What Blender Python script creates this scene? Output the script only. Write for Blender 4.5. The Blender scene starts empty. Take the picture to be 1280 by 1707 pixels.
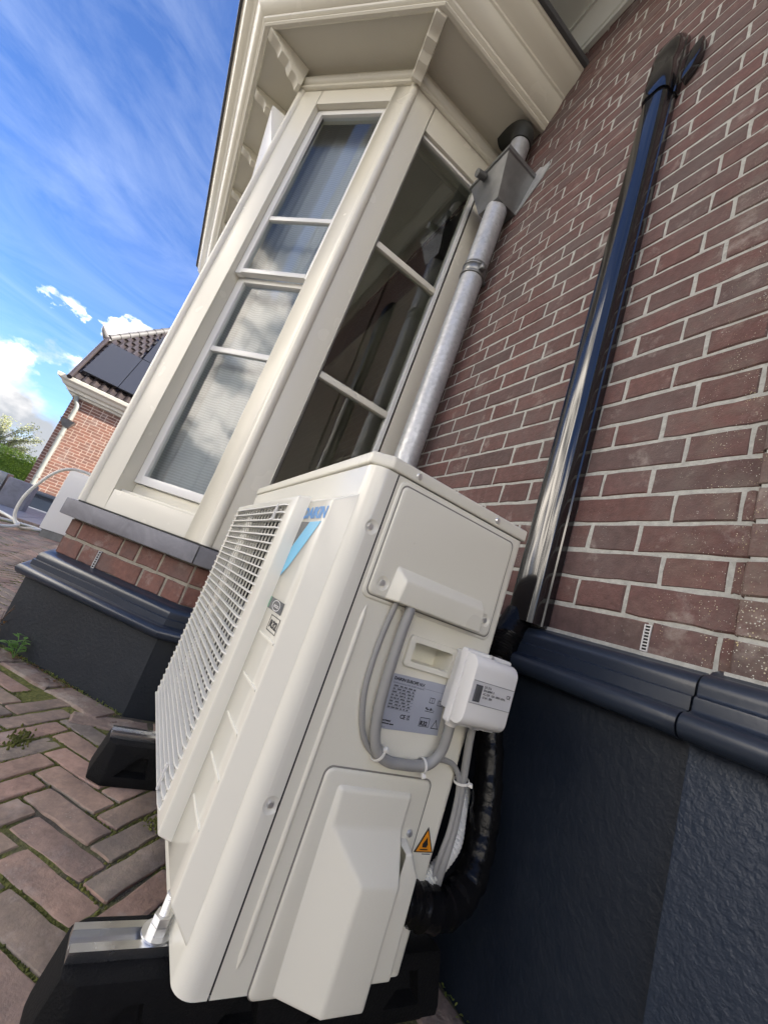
import bpy, bmesh, math, random
from mathutils import Vector, Matrix

random.seed(7)
SC = bpy.context.scene
COL = SC.collection
R = math.radians

# ---------------------------------------------------------------- camera
# world: X along the house wall (away from the camera), Y out of the wall, Z up; wall face is y = 0
def cam_axes(yaw, pitch, roll):
    cy, sy, cp, sp = math.cos(yaw), math.sin(yaw), math.cos(pitch), math.sin(pitch)
    fw = Vector((cp * cy, -cp * sy, sp))
    right = Vector((-sy, -cy, 0.0))
    up = right.cross(fw)
    cr, sr = math.cos(roll), math.sin(roll)
    return (cr * right + sr * up), (-sr * right + cr * up), fw

CAM_LOC = Vector((-0.6562, 0.8293, -0.0794))
CAM_F = 685.2 / 1280.0
cr_, cu_, cf_ = cam_axes(0.4683, 0.215, 0.3497)
cam_d = bpy.data.cameras.new("camera")
cam = bpy.data.objects.new("camera", cam_d)
COL.objects.link(cam)
m = Matrix.Identity(4)
for i in range(3):
    m[i][0], m[i][1], m[i][2], m[i][3] = cr_[i], cu_[i], -cf_[i], CAM_LOC[i]
cam.matrix_world = m
cam_d.sensor_fit = 'HORIZONTAL'
cam_d.sensor_width = 36.0
cam_d.lens = 36.0 * CAM_F
cam_d.clip_start = 0.02
cam_d.clip_end = 3000
SC.camera = cam

def in_view(p, marg=0.03):
    d = Vector(p) - CAM_LOC
    z = d.dot(cf_)
    if z < 0.1:
        return None
    u = CAM_F * d.dot(cr_) / z
    v = CAM_F * d.dot(cu_) / z
    if abs(u) < 0.5 + marg and abs(v) < 0.667 + marg:
        return z
    return None

# ---------------------------------------------------------------- world, sun, exposure
SUN_EL, SUN_AZ = R(40), math.atan2(-0.86, -0.51)      # direction towards the sun (behind the house)
world = bpy.data.worlds.new("World")
SC.world = world
world.use_nodes = True
nt = world.node_tree
N, L = nt.nodes, nt.links
N.clear()
def wn(t, **k):
    n = N.new(t)
    for a, b in k.items():
        setattr(n, a, b)
    return n
def wmath(op, a, b=None, clamp=False):
    n = wn('ShaderNodeMath', operation=op, use_clamp=clamp)
    for i, x in enumerate((a, b)):
        if x is None: continue
        if isinstance(x, (int, float)): n.inputs[i].default_value = x
        else: L.new(x, n.inputs[i])
    return n.outputs[0]
out = wn('ShaderNodeOutputWorld')
bg = wn('ShaderNodeBackground')
bg.inputs['Strength'].default_value = 0.09
sky = wn('ShaderNodeTexSky')
sky.sky_type = 'NISHITA'
sky.sun_disc = False
sky.sun_elevation = SUN_EL
sky.sun_rotation = math.pi / 2 - SUN_AZ
sky.air_density = 1.0
sky.dust_density = 0.6
sky.ozone_density = 2.5
tc = wn('ShaderNodeTexCoord')
sep = wn('ShaderNodeSeparateXYZ')
L.new(tc.outputs['Generated'], sep.inputs[0])
# cumulus bank standing low round the horizon
cn = wn('ShaderNodeTexNoise')
cn.inputs['Scale'].default_value = 5.5
cn.inputs['Detail'].default_value = 9
cn.inputs['Roughness'].default_value = 0.55
mp0 = wn('ShaderNodeMapping')
mp0.inputs['Location'].default_value = (0.35, 0.1, 0.0)
mp0.inputs['Scale'].default_value = (1, 1, 1.5)
L.new(tc.outputs['Generated'], mp0.inputs[0])
L.new(mp0.outputs[0], cn.inputs['Vector'])
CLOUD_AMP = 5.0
# bank raised high outside the frame: clouds added to brighten the shade
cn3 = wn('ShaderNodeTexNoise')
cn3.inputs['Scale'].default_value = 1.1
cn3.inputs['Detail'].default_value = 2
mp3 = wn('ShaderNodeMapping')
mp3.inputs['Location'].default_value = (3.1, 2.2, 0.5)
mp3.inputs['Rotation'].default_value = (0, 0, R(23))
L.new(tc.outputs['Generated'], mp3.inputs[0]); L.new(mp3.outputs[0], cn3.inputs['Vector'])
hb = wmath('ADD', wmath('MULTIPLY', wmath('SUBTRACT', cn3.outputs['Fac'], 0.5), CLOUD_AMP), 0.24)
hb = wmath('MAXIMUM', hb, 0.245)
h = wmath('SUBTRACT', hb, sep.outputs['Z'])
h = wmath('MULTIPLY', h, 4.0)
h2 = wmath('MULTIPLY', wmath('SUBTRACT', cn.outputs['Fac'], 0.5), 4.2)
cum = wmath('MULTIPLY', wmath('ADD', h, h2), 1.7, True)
# cloud tone: bright tops, greyer bases
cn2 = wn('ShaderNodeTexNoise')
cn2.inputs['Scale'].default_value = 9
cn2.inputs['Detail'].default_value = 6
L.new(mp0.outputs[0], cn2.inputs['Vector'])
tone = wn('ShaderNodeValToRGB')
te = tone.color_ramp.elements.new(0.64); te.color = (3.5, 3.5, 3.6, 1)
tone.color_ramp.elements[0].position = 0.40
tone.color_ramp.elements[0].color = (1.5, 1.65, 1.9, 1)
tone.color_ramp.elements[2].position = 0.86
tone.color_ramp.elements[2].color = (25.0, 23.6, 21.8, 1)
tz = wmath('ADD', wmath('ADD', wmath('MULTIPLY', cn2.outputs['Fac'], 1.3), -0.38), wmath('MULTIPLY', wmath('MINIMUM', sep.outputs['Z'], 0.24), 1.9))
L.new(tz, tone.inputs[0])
# cirrus: thin stretched streaks
mp1 = wn('ShaderNodeMapping')
mp1.inputs['Rotation'].default_value = (R(7), R(9), 0)
mp1.inputs['Scale'].default_value = (1.3, 1.3, 5.2)
mp1.inputs['Location'].default_value = (1.7, 3.1, 0.8)
L.new(tc.outputs['Generated'], mp1.inputs[0])
ci = wn('ShaderNodeTexNoise')
ci.inputs['Scale'].default_value = 2.1
ci.inputs['Detail'].default_value = 8
ci.inputs['Roughness'].default_value = 0.62
ci.inputs['Distortion'].default_value = 0.9
L.new(mp1.outputs[0], ci.inputs['Vector'])
cim = wmath('MULTIPLY', wmath('SUBTRACT', ci.outputs['Fac'], 0.40), 2.4, True)
cim = wmath('MULTIPLY', cim, 0.15)
mix1 = wn('ShaderNodeMixRGB')
mix1.inputs[2].default_value = (4.6, 5.2, 5.9, 1)
tint = wn('ShaderNodeMixRGB', blend_type='MULTIPLY')
tint.inputs[0].default_value = 1.0
tint.inputs[2].default_value = (0.33, 0.48, 0.76, 1)
L.new(sky.outputs[0], tint.inputs[1])
L.new(cim, mix1.inputs[0]); L.new(tint.outputs[0], mix1.inputs[1])
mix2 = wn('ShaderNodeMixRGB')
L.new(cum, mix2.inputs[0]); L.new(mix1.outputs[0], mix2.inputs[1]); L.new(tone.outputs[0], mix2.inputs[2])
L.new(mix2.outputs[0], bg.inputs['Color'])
L.new(bg.outputs[0], out.inputs[0])

sun_d = bpy.data.lights.new("sun", 'SUN')
sun_d.energy = 3.2
sun_d.angle = R(0.5)
sun_d.color = (1.0, 0.95, 0.87)
sun = bpy.data.objects.new("sun", sun_d)
COL.objects.link(sun)
sdir = Vector((math.cos(SUN_EL) * math.cos(SUN_AZ), math.cos(SUN_EL) * math.sin(SUN_AZ), math.sin(SUN_EL)))
sun.rotation_euler = sdir.to_track_quat('Z', 'Y').to_euler()

SC.view_settings.view_transform = 'Standard'
SC.view_settings.look = 'None'
SC.view_settings.gamma = 1
SC.view_settings.use_curve_mapping = False
SC.view_settings.exposure = 2.18
SC.view_settings.use_white_balance = True
SC.view_settings.white_balance_temperature = 6950
SC.view_settings.white_balance_tint = 10
try:
    SC.cycles.use_denoising = True
    SC.cycles.max_bounces = 8
    SC.cycles.transparent_max_bounces = 12
except Exception:
    pass

# ---------------------------------------------------------------- materials
class MN:
    """small node-tree helper"""
    def __init__(s, name):
        s.m = bpy.data.materials.new(name)
        s.m.use_nodes = True
        s.t = s.m.node_tree
        s.t.nodes.clear()
        s.out = s.n('ShaderNodeOutputMaterial')
        s.b = s.n('ShaderNodeBsdfPrincipled')
        s.l(s.b.outputs[0], s.out.inputs[0])
        s.geo = s.n('ShaderNodeNewGeometry')
        s.pos = s.geo.outputs['Position']
    def n(s, t, **k):
        x = s.t.nodes.new(t)
        for a, b in k.items(): setattr(x, a, b)
        return x
    def l(s, a, b): s.t.links.new(a, b)
    def noise(s, scale, detail=4, rough=0.55, vec=None, dist=0.0):
        x = s.n('ShaderNodeTexNoise')
        x.inputs['Scale'].default_value = scale
        x.inputs['Detail'].default_value = detail
        x.inputs['Roughness'].default_value = rough
        x.inputs['Distortion'].default_value = dist
        s.l(vec or s.pos, x.inputs['Vector'])
        return x.outputs['Fac']
    def voro(s, scale, feature='F1', vec=None):
        x = s.n('ShaderNodeTexVoronoi', feature=feature)
        x.inputs['Scale'].default_value = scale
        s.l(vec or s.pos, x.inputs['Vector'])
        return x
    def math(s, op, a, b=None, clamp=False):
        x = s.n('ShaderNodeMath', operation=op, use_clamp=clamp)
        for i, v in enumerate((a, b)):
            if v is None: continue
            if isinstance(v, (int, float)): x.inputs[i].default_value = v
            else: s.l(v, x.inputs[i])
        return x.outputs[0]
    def ramp(s, fac, stops, interp='LINEAR'):
        x = s.n('ShaderNodeValToRGB')
        cr = x.color_ramp
        cr.interpolation = interp
        while len(cr.elements) < len(stops): cr.elements.new(0.5)
        for e, (p, c) in zip(cr.elements, stops):
            e.position = p
            e.color = (c[0], c[1], c[2], 1) if not isinstance(c, (int, float)) else (c, c, c, 1)
        s.l(fac, x.inputs[0])
        return x.outputs[0]
    def mix(s, fac, a, b, blend='MIX'):
        x = s.n('ShaderNodeMixRGB', blend_type=blend)
        for i, v in enumerate((fac, a, b)):
            if isinstance(v, (int, float)) and i == 0: x.inputs[0].default_value = v
            elif isinstance(v, tuple): x.inputs[i].default_value = (v[0], v[1], v[2], 1)
            else: s.l(v, x.inputs[i])
        return x.outputs[0]
    def col(s, v):
        if isinstance(v, tuple): s.b.inputs['Base Color'].default_value = (v[0], v[1], v[2], 1)
        else: s.l(v, s.b.inputs['Base Color'])
    def rough(s, v):
        if isinstance(v, (int, float)): s.b.inputs['Roughness'].default_value = v
        else: s.l(v, s.b.inputs['Roughness'])
    def bump(s, h, strength=0.3, dist=0.01):
        x = s.n('ShaderNodeBump')
        x.inputs['Strength'].default_value = strength
        x.inputs['Distance'].default_value = dist
        s.l(h, x.inputs['Height'])
        s.l(x.outputs[0], s.b.inputs['Normal'])
    def rand(s):
        oi = s.n('ShaderNodeObjectInfo')
        return s.math('FRACT', s.math('ADD', oi.outputs['Random'], s.geo.outputs['Random Per Island']))

def paint(name, c, rough=0.35, var=0.06, nscale=6, bump=0.0, bscale=120, bdist=0.001, metal=0.0, coat=0.0, rvar=0.03, spec=0.5):
    k = MN(name)
    f = k.noise(nscale, 3)
    lo = tuple(x * (1 - var) for x in c); hi = tuple(min(1, x * (1 + var)) for x in c)
    k.col(k.ramp(f, [(0.0, lo), (1.0, hi)], 'EASE'))
    f2 = k.noise(nscale * 2.3, 2)
    k.rough(k.ramp(f2, [(0.0, max(0.02, rough - rvar)), (1.0, min(1, rough + rvar))], 'EASE'))
    k.b.inputs['Metallic'].default_value = metal
    k.b.inputs['Specular IOR Level'].default_value = spec
    if coat: k.b.inputs['Coat Weight'].default_value = coat
    if bump: k.bump(k.noise(bscale, 3), bump, bdist)
    return k.m

def brick_mat(name, cols, speck=0.5, lichen=True, sc=1.0, bmp=0.55):
    k = MN(name)
    r = k.rand()
    n = len(cols)
    base = k.ramp(r, [((i + 0.5) / n, c) for i, c in enumerate(cols)])
    g = k.noise(55 * sc, 6, 0.6)
    base = k.mix(0.75, base, k.ramp(g, [(0.25, (0.62, 0.62, 0.62)), (0.75, (1.3, 1.26, 1.24))]), 'MULTIPLY')
    g2 = k.noise(9 * sc, 4, 0.6)
    base = k.mix(0.6, base, k.ramp(g2, [(0.3, (0.75, 0.74, 0.74)), (0.7, (1.22, 1.2, 1.18))]), 'MULTIPLY')
    # dark grey weathering clouds
    w = k.ramp(k.noise(4.2 * sc, 6, 0.68), [(0.46, 0.0), (0.70, 0.70)])
    base = k.mix(w, base, (0.115, 0.092, 0.085))
    ef = k.ramp(k.noise(10 * sc, 6, 0.7), [(0.56, 0.0), (0.70, 0.50)])
    base = k.mix(ef, base, (0.36, 0.31, 0.28))
    if speck:
        v = k.voro(170 * sc)
        vn = k.math('LESS_THAN', v.outputs['Distance'], k.ramp(k.noise(16 * sc, 3), [(0.46, 0.0), (0.75, 0.24)]))
        base = k.mix(k.math('MULTIPLY', vn, speck), base, (0.42, 0.40, 0.36))
    if lichen:   # lichen dots thickest towards the pilaster at the wall's end
        sx = k.n('ShaderNodeSeparateXYZ'); k.l(k.pos, sx.inputs[0])
        near = k.ramp(k.math('MULTIPLY', k.math('ADD', sx.outputs['X'], 0.62), 1.4), [(0.34, 1.0), (0.74, 0.0)])
        v = k.voro(230)
        vs = k.math('LESS_THAN', v.outputs['Distance'], k.math('MULTIPLY', k.ramp(k.noise(23, 3), [(0.34, 0.02), (0.66, 0.29)]), near))
        base = k.mix(vs, base, k.ramp(k.noise(60, 2), [(0.4, (0.55, 0.55, 0.50)), (0.62, (0.5, 0.42, 0.22))]))
        cl = k.ramp(k.noise(14, 6, 0.7), [(0.44, 0.0), (0.66, 0.38)])
        base = k.mix(k.math('MULTIPLY', cl, near), base, (0.22, 0.20, 0.16))
    k.col(base)
    k.rough(0.82)
    hgt = k.math('ADD', k.math('MULTIPLY', k.noise(70 * sc, 6, 0.65), 1.0), k.math('MULTIPLY', k.noise(260 * sc, 3), 0.45))
    k.bump(hgt, bmp, 0.006)
    return k.m

M = {}
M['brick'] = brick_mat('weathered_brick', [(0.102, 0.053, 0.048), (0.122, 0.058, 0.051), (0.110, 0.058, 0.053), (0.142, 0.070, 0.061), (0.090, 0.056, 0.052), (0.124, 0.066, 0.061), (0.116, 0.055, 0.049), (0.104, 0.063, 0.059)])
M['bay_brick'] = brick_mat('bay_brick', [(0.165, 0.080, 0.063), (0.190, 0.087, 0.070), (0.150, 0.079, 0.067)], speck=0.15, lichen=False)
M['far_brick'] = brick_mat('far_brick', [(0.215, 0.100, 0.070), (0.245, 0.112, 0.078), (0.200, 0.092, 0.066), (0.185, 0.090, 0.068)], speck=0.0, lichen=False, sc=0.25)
M['paver'] = brick_mat('paver', [(0.335, 0.228, 0.175), (0.365, 0.236, 0.184), (0.320, 0.242, 0.180), (0.225, 0.202, 0.165), (0.345, 0.222, 0.178), (0.338, 0.260, 0.192), (0.380, 0.258, 0.198), (0.270, 0.222, 0.176)], speck=0.45, lichen=False, bmp=0.32)

k = MN('mortar'); g = k.noise(60, 5, 0.7); k.col(k.ramp(g, [(0.25, (0.25, 0.25, 0.23)), (0.6, (0.40, 0.40, 0.37)), (0.85, (0.52, 0.52, 0.49))])); k.rough(0.95); k.bump(k.noise(190, 4), 0.5, 0.004); M['mortar'] = k.m
k = MN('bay_mortar'); g = k.noise(60, 5, 0.7); k.col(k.ramp(g, [(0.25, (0.22, 0.20, 0.16)), (0.8, (0.36, 0.33, 0.27))])); k.rough(0.95); k.bump(k.noise(190, 4), 0.5, 0.004); M['bay_mortar'] = k.m
k = MN('far_mortar'); g = k.noise(8, 5, 0.7); k.col(k.ramp(g, [(0.25, (0.55, 0.45, 0.37)), (0.8, (0.68, 0.58, 0.50))])); k.rough(0.95); M['far_mortar'] = k.m

def stucco(name, c, amt):
    k = MN(name)
    f = k.noise(3.0, 5, 0.6)
    k.col(k.ramp(f, [(0.3, tuple(x * 0.85 for x in c)), (0.7, tuple(x * 1.15 for x in c))]))
    k.rough(k.ramp(k.noise(30, 3), [(0.3, 0.40), (0.7, 0.55)]))
    k.b.inputs['Specular IOR Level'].default_value = 0.35
    a = k.noise(85, 2, 0.5, dist=0.15); b = k.noise(240, 2)
    k.bump(k.math('ADD', a, k.math('MULTIPLY', b, 0.35)), amt, 0.006)
    return k.m
M['plinth'] = stucco('plinth_render', (0.0085, 0.0130, 0.0215), 0.22)
M['plinth_rough_lit'] = stucco('plinth_render_rough_lit', (0.0200, 0.0290, 0.0470), 0.5)  # rougher render; the sheen it catches is put into its lighter colour
M['bay_plinth'] = stucco('bay_plinth_render', (0.0155, 0.0195, 0.0255), 0.22)
M['mould'] = paint('moulding_paint', (0.019, 0.027, 0.043), 0.30, 0.12, 5, 0.12, 90, 0.002)
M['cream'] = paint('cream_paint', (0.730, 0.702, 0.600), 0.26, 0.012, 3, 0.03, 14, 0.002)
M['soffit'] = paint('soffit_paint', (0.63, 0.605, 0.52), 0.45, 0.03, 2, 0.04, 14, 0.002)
M['white'] = paint('white_gloss_paint', (0.79, 0.785, 0.75), 0.24, 0.012, 3, 0.03, 14, 0.002)
M['eave_white'] = paint('eave_paint', (0.78, 0.80, 0.74), 0.30, 0.04, 4)
k = MN('bluestone'); a = k.noise(7, 7, 0.65, dist=0.8); k.col(k.ramp(a, [(0.3, (0.135, 0.135, 0.150)), (0.55, (0.195, 0.195, 0.215)), (0.8, (0.25, 0.25, 0.27))])); k.rough(0.6); k.bump(k.noise(45, 5), 0.3, 0.004); M['bluestone'] = k.m
M['ivory'] = paint('ivory_sheet_metal', (0.735, 0.715, 0.615), 0.30, 0.02, 2, 0.03, 400, 0.0006, rvar=0.05)
M['ivory_front'] = paint('ivory_front_gloss', (0.725, 0.710, 0.630), 0.16, 0.02, 2, rvar=0.04)
M['ivory_plastic'] = paint('ivory_plastic', (0.740, 0.720, 0.625), 0.42, 0.02, 3, 0.06, 350, 0.0006, rvar=0.05)
M['grille'] = paint('grille_plastic', (0.72, 0.715, 0.67), 0.35, 0.02, 3)
M['dark'] = paint('dark_void', (0.010, 0.010, 0.011), 0.6)
M['fan'] = paint('fan_plastic', (0.055, 0.058, 0.062), 0.45)
M['gap'] = paint('cover_gap_shade', (0.20, 0.19, 0.165), 0.7)  # grey that paints the shade in the gaps round the covers
M['seam'] = paint('seam_shadow', (0.03, 0.03, 0.028), 0.8)
M['white_plastic'] = paint('white_plastic', (0.74, 0.735, 0.71), 0.33, 0.015, 5, rvar=0.04)
M['ink'] = paint('black_ink', (0.015, 0.015, 0.018), 0.5)
M['grey_ink'] = paint('grey_ink', (0.10, 0.105, 0.12), 0.5)
M['blue_ink'] = paint('blue_ink', (0.035, 0.24, 0.58), 0.3)
M['sky_ink'] = paint('light_blue_ink', (0.16, 0.50, 0.74), 0.25)
M['dark_ink'] = paint('charcoal_ink', (0.11, 0.115, 0.12), 0.25)
M['green_ink'] = paint('green_ink', (0.03, 0.26, 0.13), 0.3)
M['orange'] = paint('orange_label', (0.80, 0.29, 0.015), 0.4)
M['plate'] = paint('nameplate_foil', (0.40, 0.425, 0.49), 0.38, 0.04, 8, metal=0.15)
M['label'] = paint('grey_label', (0.60, 0.60, 0.60), 0.4)
M['steel'] = paint('zinc_steel', (0.74, 0.74, 0.73), 0.33, 0.03, 40, metal=0.85)
M['alu'] = paint('aluminium', (0.72, 0.73, 0.74), 0.26, 0.02, 20, metal=1.0)
M['rubber'] = paint('rubber', (0.0045, 0.0047, 0.0052), 0.75, 0.25, 60, 0.6, 260, 0.003, spec=0.18)
M['cable'] = paint('grey_cable', (0.285, 0.285, 0.275), 0.45, 0.05, 20)
M['tie'] = paint('tie_nylon', (0.74, 0.73, 0.68), 0.4)
M['duct'] = paint('black_duct_plastic', (0.0060, 0.0065, 0.0085), 0.10, 0.05, 8, rvar=0.015)
M['duct'].node_tree.nodes['Principled BSDF'].inputs['IOR'].default_value = 1.75
M['tape'] = paint('black_tape', (0.0045, 0.0045, 0.005), 0.22, 0.2, 30, 0.5, 60, 0.004, rvar=0.05, spec=0.16)
M['hose'] = paint('white_hose', (0.68, 0.68, 0.64), 0.4)
M['hose2'] = paint('garden_hose_white', (0.66, 0.65, 0.58), 0.45)
M['black_pvc'] = paint('black_pvc', (0.020, 0.022, 0.021), 0.5)
M['lead'] = paint('grey_lip', (0.085, 0.088, 0.094), 0.5, 0.15, 12)
# galvanised zinc with spangle
k = MN('zinc'); v = k.voro(75); s1 = k.n('ShaderNodeSeparateXYZ'); k.l(v.outputs['Color'], s1.inputs[0])
k.col(k.mix(0.5, k.ramp(s1.outputs[0], [(0.0, (0.38, 0.39, 0.40)), (1.0, (0.56, 0.57, 0.58))]), k.ramp(k.noise(5, 5), [(0.3, (0.36, 0.37, 0.38)), (0.7, (0.54, 0.55, 0.56))])))
k.rough(k.ramp(s1.outputs[1], [(0, 0.36), (1, 0.60)])); k.b.inputs['Metallic'].default_value = 0.55; k.bump(k.noise(40, 4), 0.15, 0.003); M['zinc'] = k.m
k = MN('dark_zinc'); k.col(k.ramp(k.noise(7, 6, 0.6), [(0.3, (0.17, 0.175, 0.175)), (0.7, (0.27, 0.275, 0.275))])); k.rough(k.ramp(k.noise(25, 3), [(0.3, 0.36), (0.7, 0.55)])); k.b.inputs['Metallic'].default_value = 0.8; k.bump(k.noise(30, 4), 0.12, 0.003); M['dark_zinc'] = k.m
M['far_white'] = paint('far_cornice_paint', (0.68, 0.66, 0.58), 0.45)
M['roof_tile'] = paint('roof_tile', (0.045, 0.036, 0.035), 0.30, 0.3, 6)
M['ridge_tile'] = paint('ridge_tile', (0.12, 0.115, 0.11), 0.5, 0.2, 6)
k = MN('solar'); w1 = k.n('ShaderNodeTexWave', wave_type='BANDS', bands_direction='Y'); w1.inputs['Scale'].default_value = 14.0; k.l(k.pos, w1.inputs['Vector']); k.col(k.ramp(w1.outputs['Fac'], [(0.0, (0.020, 0.022, 0.030)), (0.8, (0.028, 0.031, 0.040)), (0.95, (0.036, 0.039, 0.047))])); k.rough(0.35); M['solar'] = k.m
M['main_roof'] = paint('main_roof_tile', (0.09, 0.06, 0.055), 0.6)
k = MN('soil'); a = k.noise(14, 6, 0.65); b = k.ramp(k.noise(5.0, 4, 0.6), [(0.38, 0.0), (0.55, 1.0)])
k.col(k.mix(b, k.ramp(a, [(0.3, (0.050, 0.042, 0.034)), (0.7, (0.12, 0.105, 0.085))]), k.ramp(k.noise(90, 3), [(0.3, (0.075, 0.085, 0.016)), (0.7, (0.17, 0.175, 0.040))]))); k.rough(1.0); k.bump(k.noise(160, 4), 0.9, 0.01); M['soil'] = k.m
k = MN('moss'); k.col(k.ramp(k.noise(70, 4), [(0.3, (0.075, 0.085, 0.018)), (0.55, (0.150, 0.160, 0.032)), (0.8, (0.22, 0.20, 0.065))])); k.rough(1.0); k.bump(k.noise(420, 3), 1.0, 0.006); M['moss'] = k.m
k = MN('slate'); k.col(k.ramp(k.rand(), [(0.0, (0.15, 0.165, 0.20)), (1.0, (0.21, 0.225, 0.26))])); k.rough(0.5); k.bump(k.noise(20, 5), 0.3, 0.006); M['slate'] = k.m
k = MN('border_stone'); base = k.ramp(k.rand(), [(0.0, (0.21, 0.145, 0.115)), (0.5, (0.25, 0.185, 0.15)), (1.0, (0.22, 0.165, 0.14))])
base = k.mix(0.7, base, k.ramp(k.noise(40, 6, 0.65), [(0.3, (0.7, 0.68, 0.66)), (0.75, (1.3, 1.3, 1.3))]), 'MULTIPLY')
base = k.mix(k.ramp(k.noise(13, 5, 0.7), [(0.50, 0.0), (0.62, 0.8)]), base, (0.34, 0.29, 0.24))
base = k.mix(k.ramp(k.noise(24, 4, 0.6), [(0.64, 0.0), (0.70, 0.8)]), base, (0.10, 0.055, 0.045))
k.col(base); k.rough(0.9); k.bump(k.noise(60, 6, 0.65), 0.8, 0.008); M['border'] = k.m

def leaf_mat(name, c0, c1):
    k = MN(name)
    k.col(k.ramp(k.rand(), [(0.0, c0), (1.0, c1)]))
    k.rough(0.45)
    tr = k.n('ShaderNodeBsdfTranslucent'); tr.inputs[0].default_value = (c1[0] * 1.6, c1[1] * 1.6, c1[2] * 1.2, 1)
    mx = k.n('ShaderNodeMixShader'); mx.inputs[0].default_value = 0.3
    k.l(k.b.outputs[0], mx.inputs[1]); k.l(tr.outputs[0], mx.inputs[2]); k.l(mx.outputs[0], k.out.inputs[0])
    return k.m
M['leaf'] = leaf_mat('weed_leaf', (0.10, 0.22, 0.05), (0.18, 0.34, 0.09))
M['hedge'] = leaf_mat('hedge_leaf', (0.07, 0.15, 0.016), (0.24, 0.36, 0.045))
M['tree_leaf'] = leaf_mat('tree_leaf', (0.13, 0.18, 0.05), (0.42, 0.42, 0.25))
M['grass'] = leaf_mat('verge_grass', (0.09, 0.13, 0.022), (0.24, 0.27, 0.065))
M['dry'] = leaf_mat('dry_leaf', (0.12, 0.06, 0.025), (0.22, 0.12, 0.05))
M['twig'] = paint('dry_twig', (0.10, 0.062, 0.040), 0.9)
M['trunk'] = paint('tree_trunk', (0.10, 0.08, 0.06), 0.9)

# glass (thin pane: see-through with fresnel reflection)
def glass(name, tintc, rmul):
    k = MN(name)
    tr = k.n('ShaderNodeBsdfTransparent'); tr.inputs[0].default_value = (*tintc, 1)
    gl = k.n('ShaderNodeBsdfGlossy'); gl.inputs['Roughness'].default_value = 0.012; gl.inputs['Color'].default_value = (1, 1, 1, 1)
    fr = k.n('ShaderNodeFresnel'); fr.inputs['IOR'].default_value = 1.52
    bp = k.n('ShaderNodeBump'); bp.inputs['Strength'].default_value = 0.03; bp.inputs['Distance'].default_value = 0.02
    k.l(k.noise(3.5, 2), bp.inputs['Height']); k.l(bp.outputs[0], gl.inputs['Normal'])
    mx = k.n('ShaderNodeMixShader')
    k.l(k.math('MULTIPLY', fr.outputs[0], rmul, True), mx.inputs[0]); k.l(tr.outputs[0], mx.inputs[1]); k.l(gl.outputs[0], mx.inputs[2])
    k.l(mx.outputs[0], k.out.inputs[0])
    return k.m
M['glass'] = glass('window_glass', (0.86, 0.90, 0.90), 0.8)
M['glass_side'] = glass('side_window_glass', (0.86, 0.88, 0.80), 2.4)
# net curtain with a woven moire
k = MN('net_curtain')
df = k.n('ShaderNodeBsdfDiffuse'); tl = k.n('ShaderNodeBsdfTranslucent'); tp = k.n('ShaderNodeBsdfTransparent')
df.inputs[0].default_value = (0.66, 0.69, 0.73, 1); tl.inputs[0].default_value = (0.62, 0.66, 0.70, 1)
m1 = k.n('ShaderNodeMixShader'); m1.inputs[0].default_value = 0.25
k.l(df.outputs[0], m1.inputs[1]); k.l(tl.outputs[0], m1.inputs[2])
wv = k.n('ShaderNodeTexWave', wave_type='BANDS', bands_direction='Z'); wv.inputs['Scale'].default_value = 24; wv.inputs['Distortion'].default_value = 3.5; wv.inputs['Detail'].default_value = 3; wv.inputs['Detail Scale'].default_value = 0.25
k.l(k.pos, wv.inputs['Vector'])
m2 = k.n('ShaderNodeMixShader')
k.l(k.ramp(wv.outputs['Fac'], [(0.0, 0.78), (1.0, 0.96)]), m2.inputs[0]); k.l(tp.outputs[0], m2.inputs[1]); k.l(m1.outputs[0], m2.inputs[2]); k.l(m2.outputs[0], k.out.inputs[0])
M['net'] = k.m
M['interior'] = paint('interior_wall', (0.50, 0.48, 0.40), 0.8)

# ---------------------------------------------------------------- object helpers
LOC = {}
def wl(o): return LOC.get(o.name, Vector((0, 0, 0)))

def thing(name, label, cat, loc=(0, 0, 0), group=None, kind=None):
    o = bpy.data.objects.new(name, None)
    COL.objects.link(o)
    o.location = loc
    o.empty_display_size = 0.1
    LOC[o.name] = Vector(loc)
    tag(o, label, cat, group, kind)
    return o

def tag(o, label=None, cat=None, group=None, kind=None):
    if label: o['label'] = label
    if cat: o['category'] = cat
    if group: o['group'] = group
    if kind: o['kind'] = kind
    return o

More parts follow.
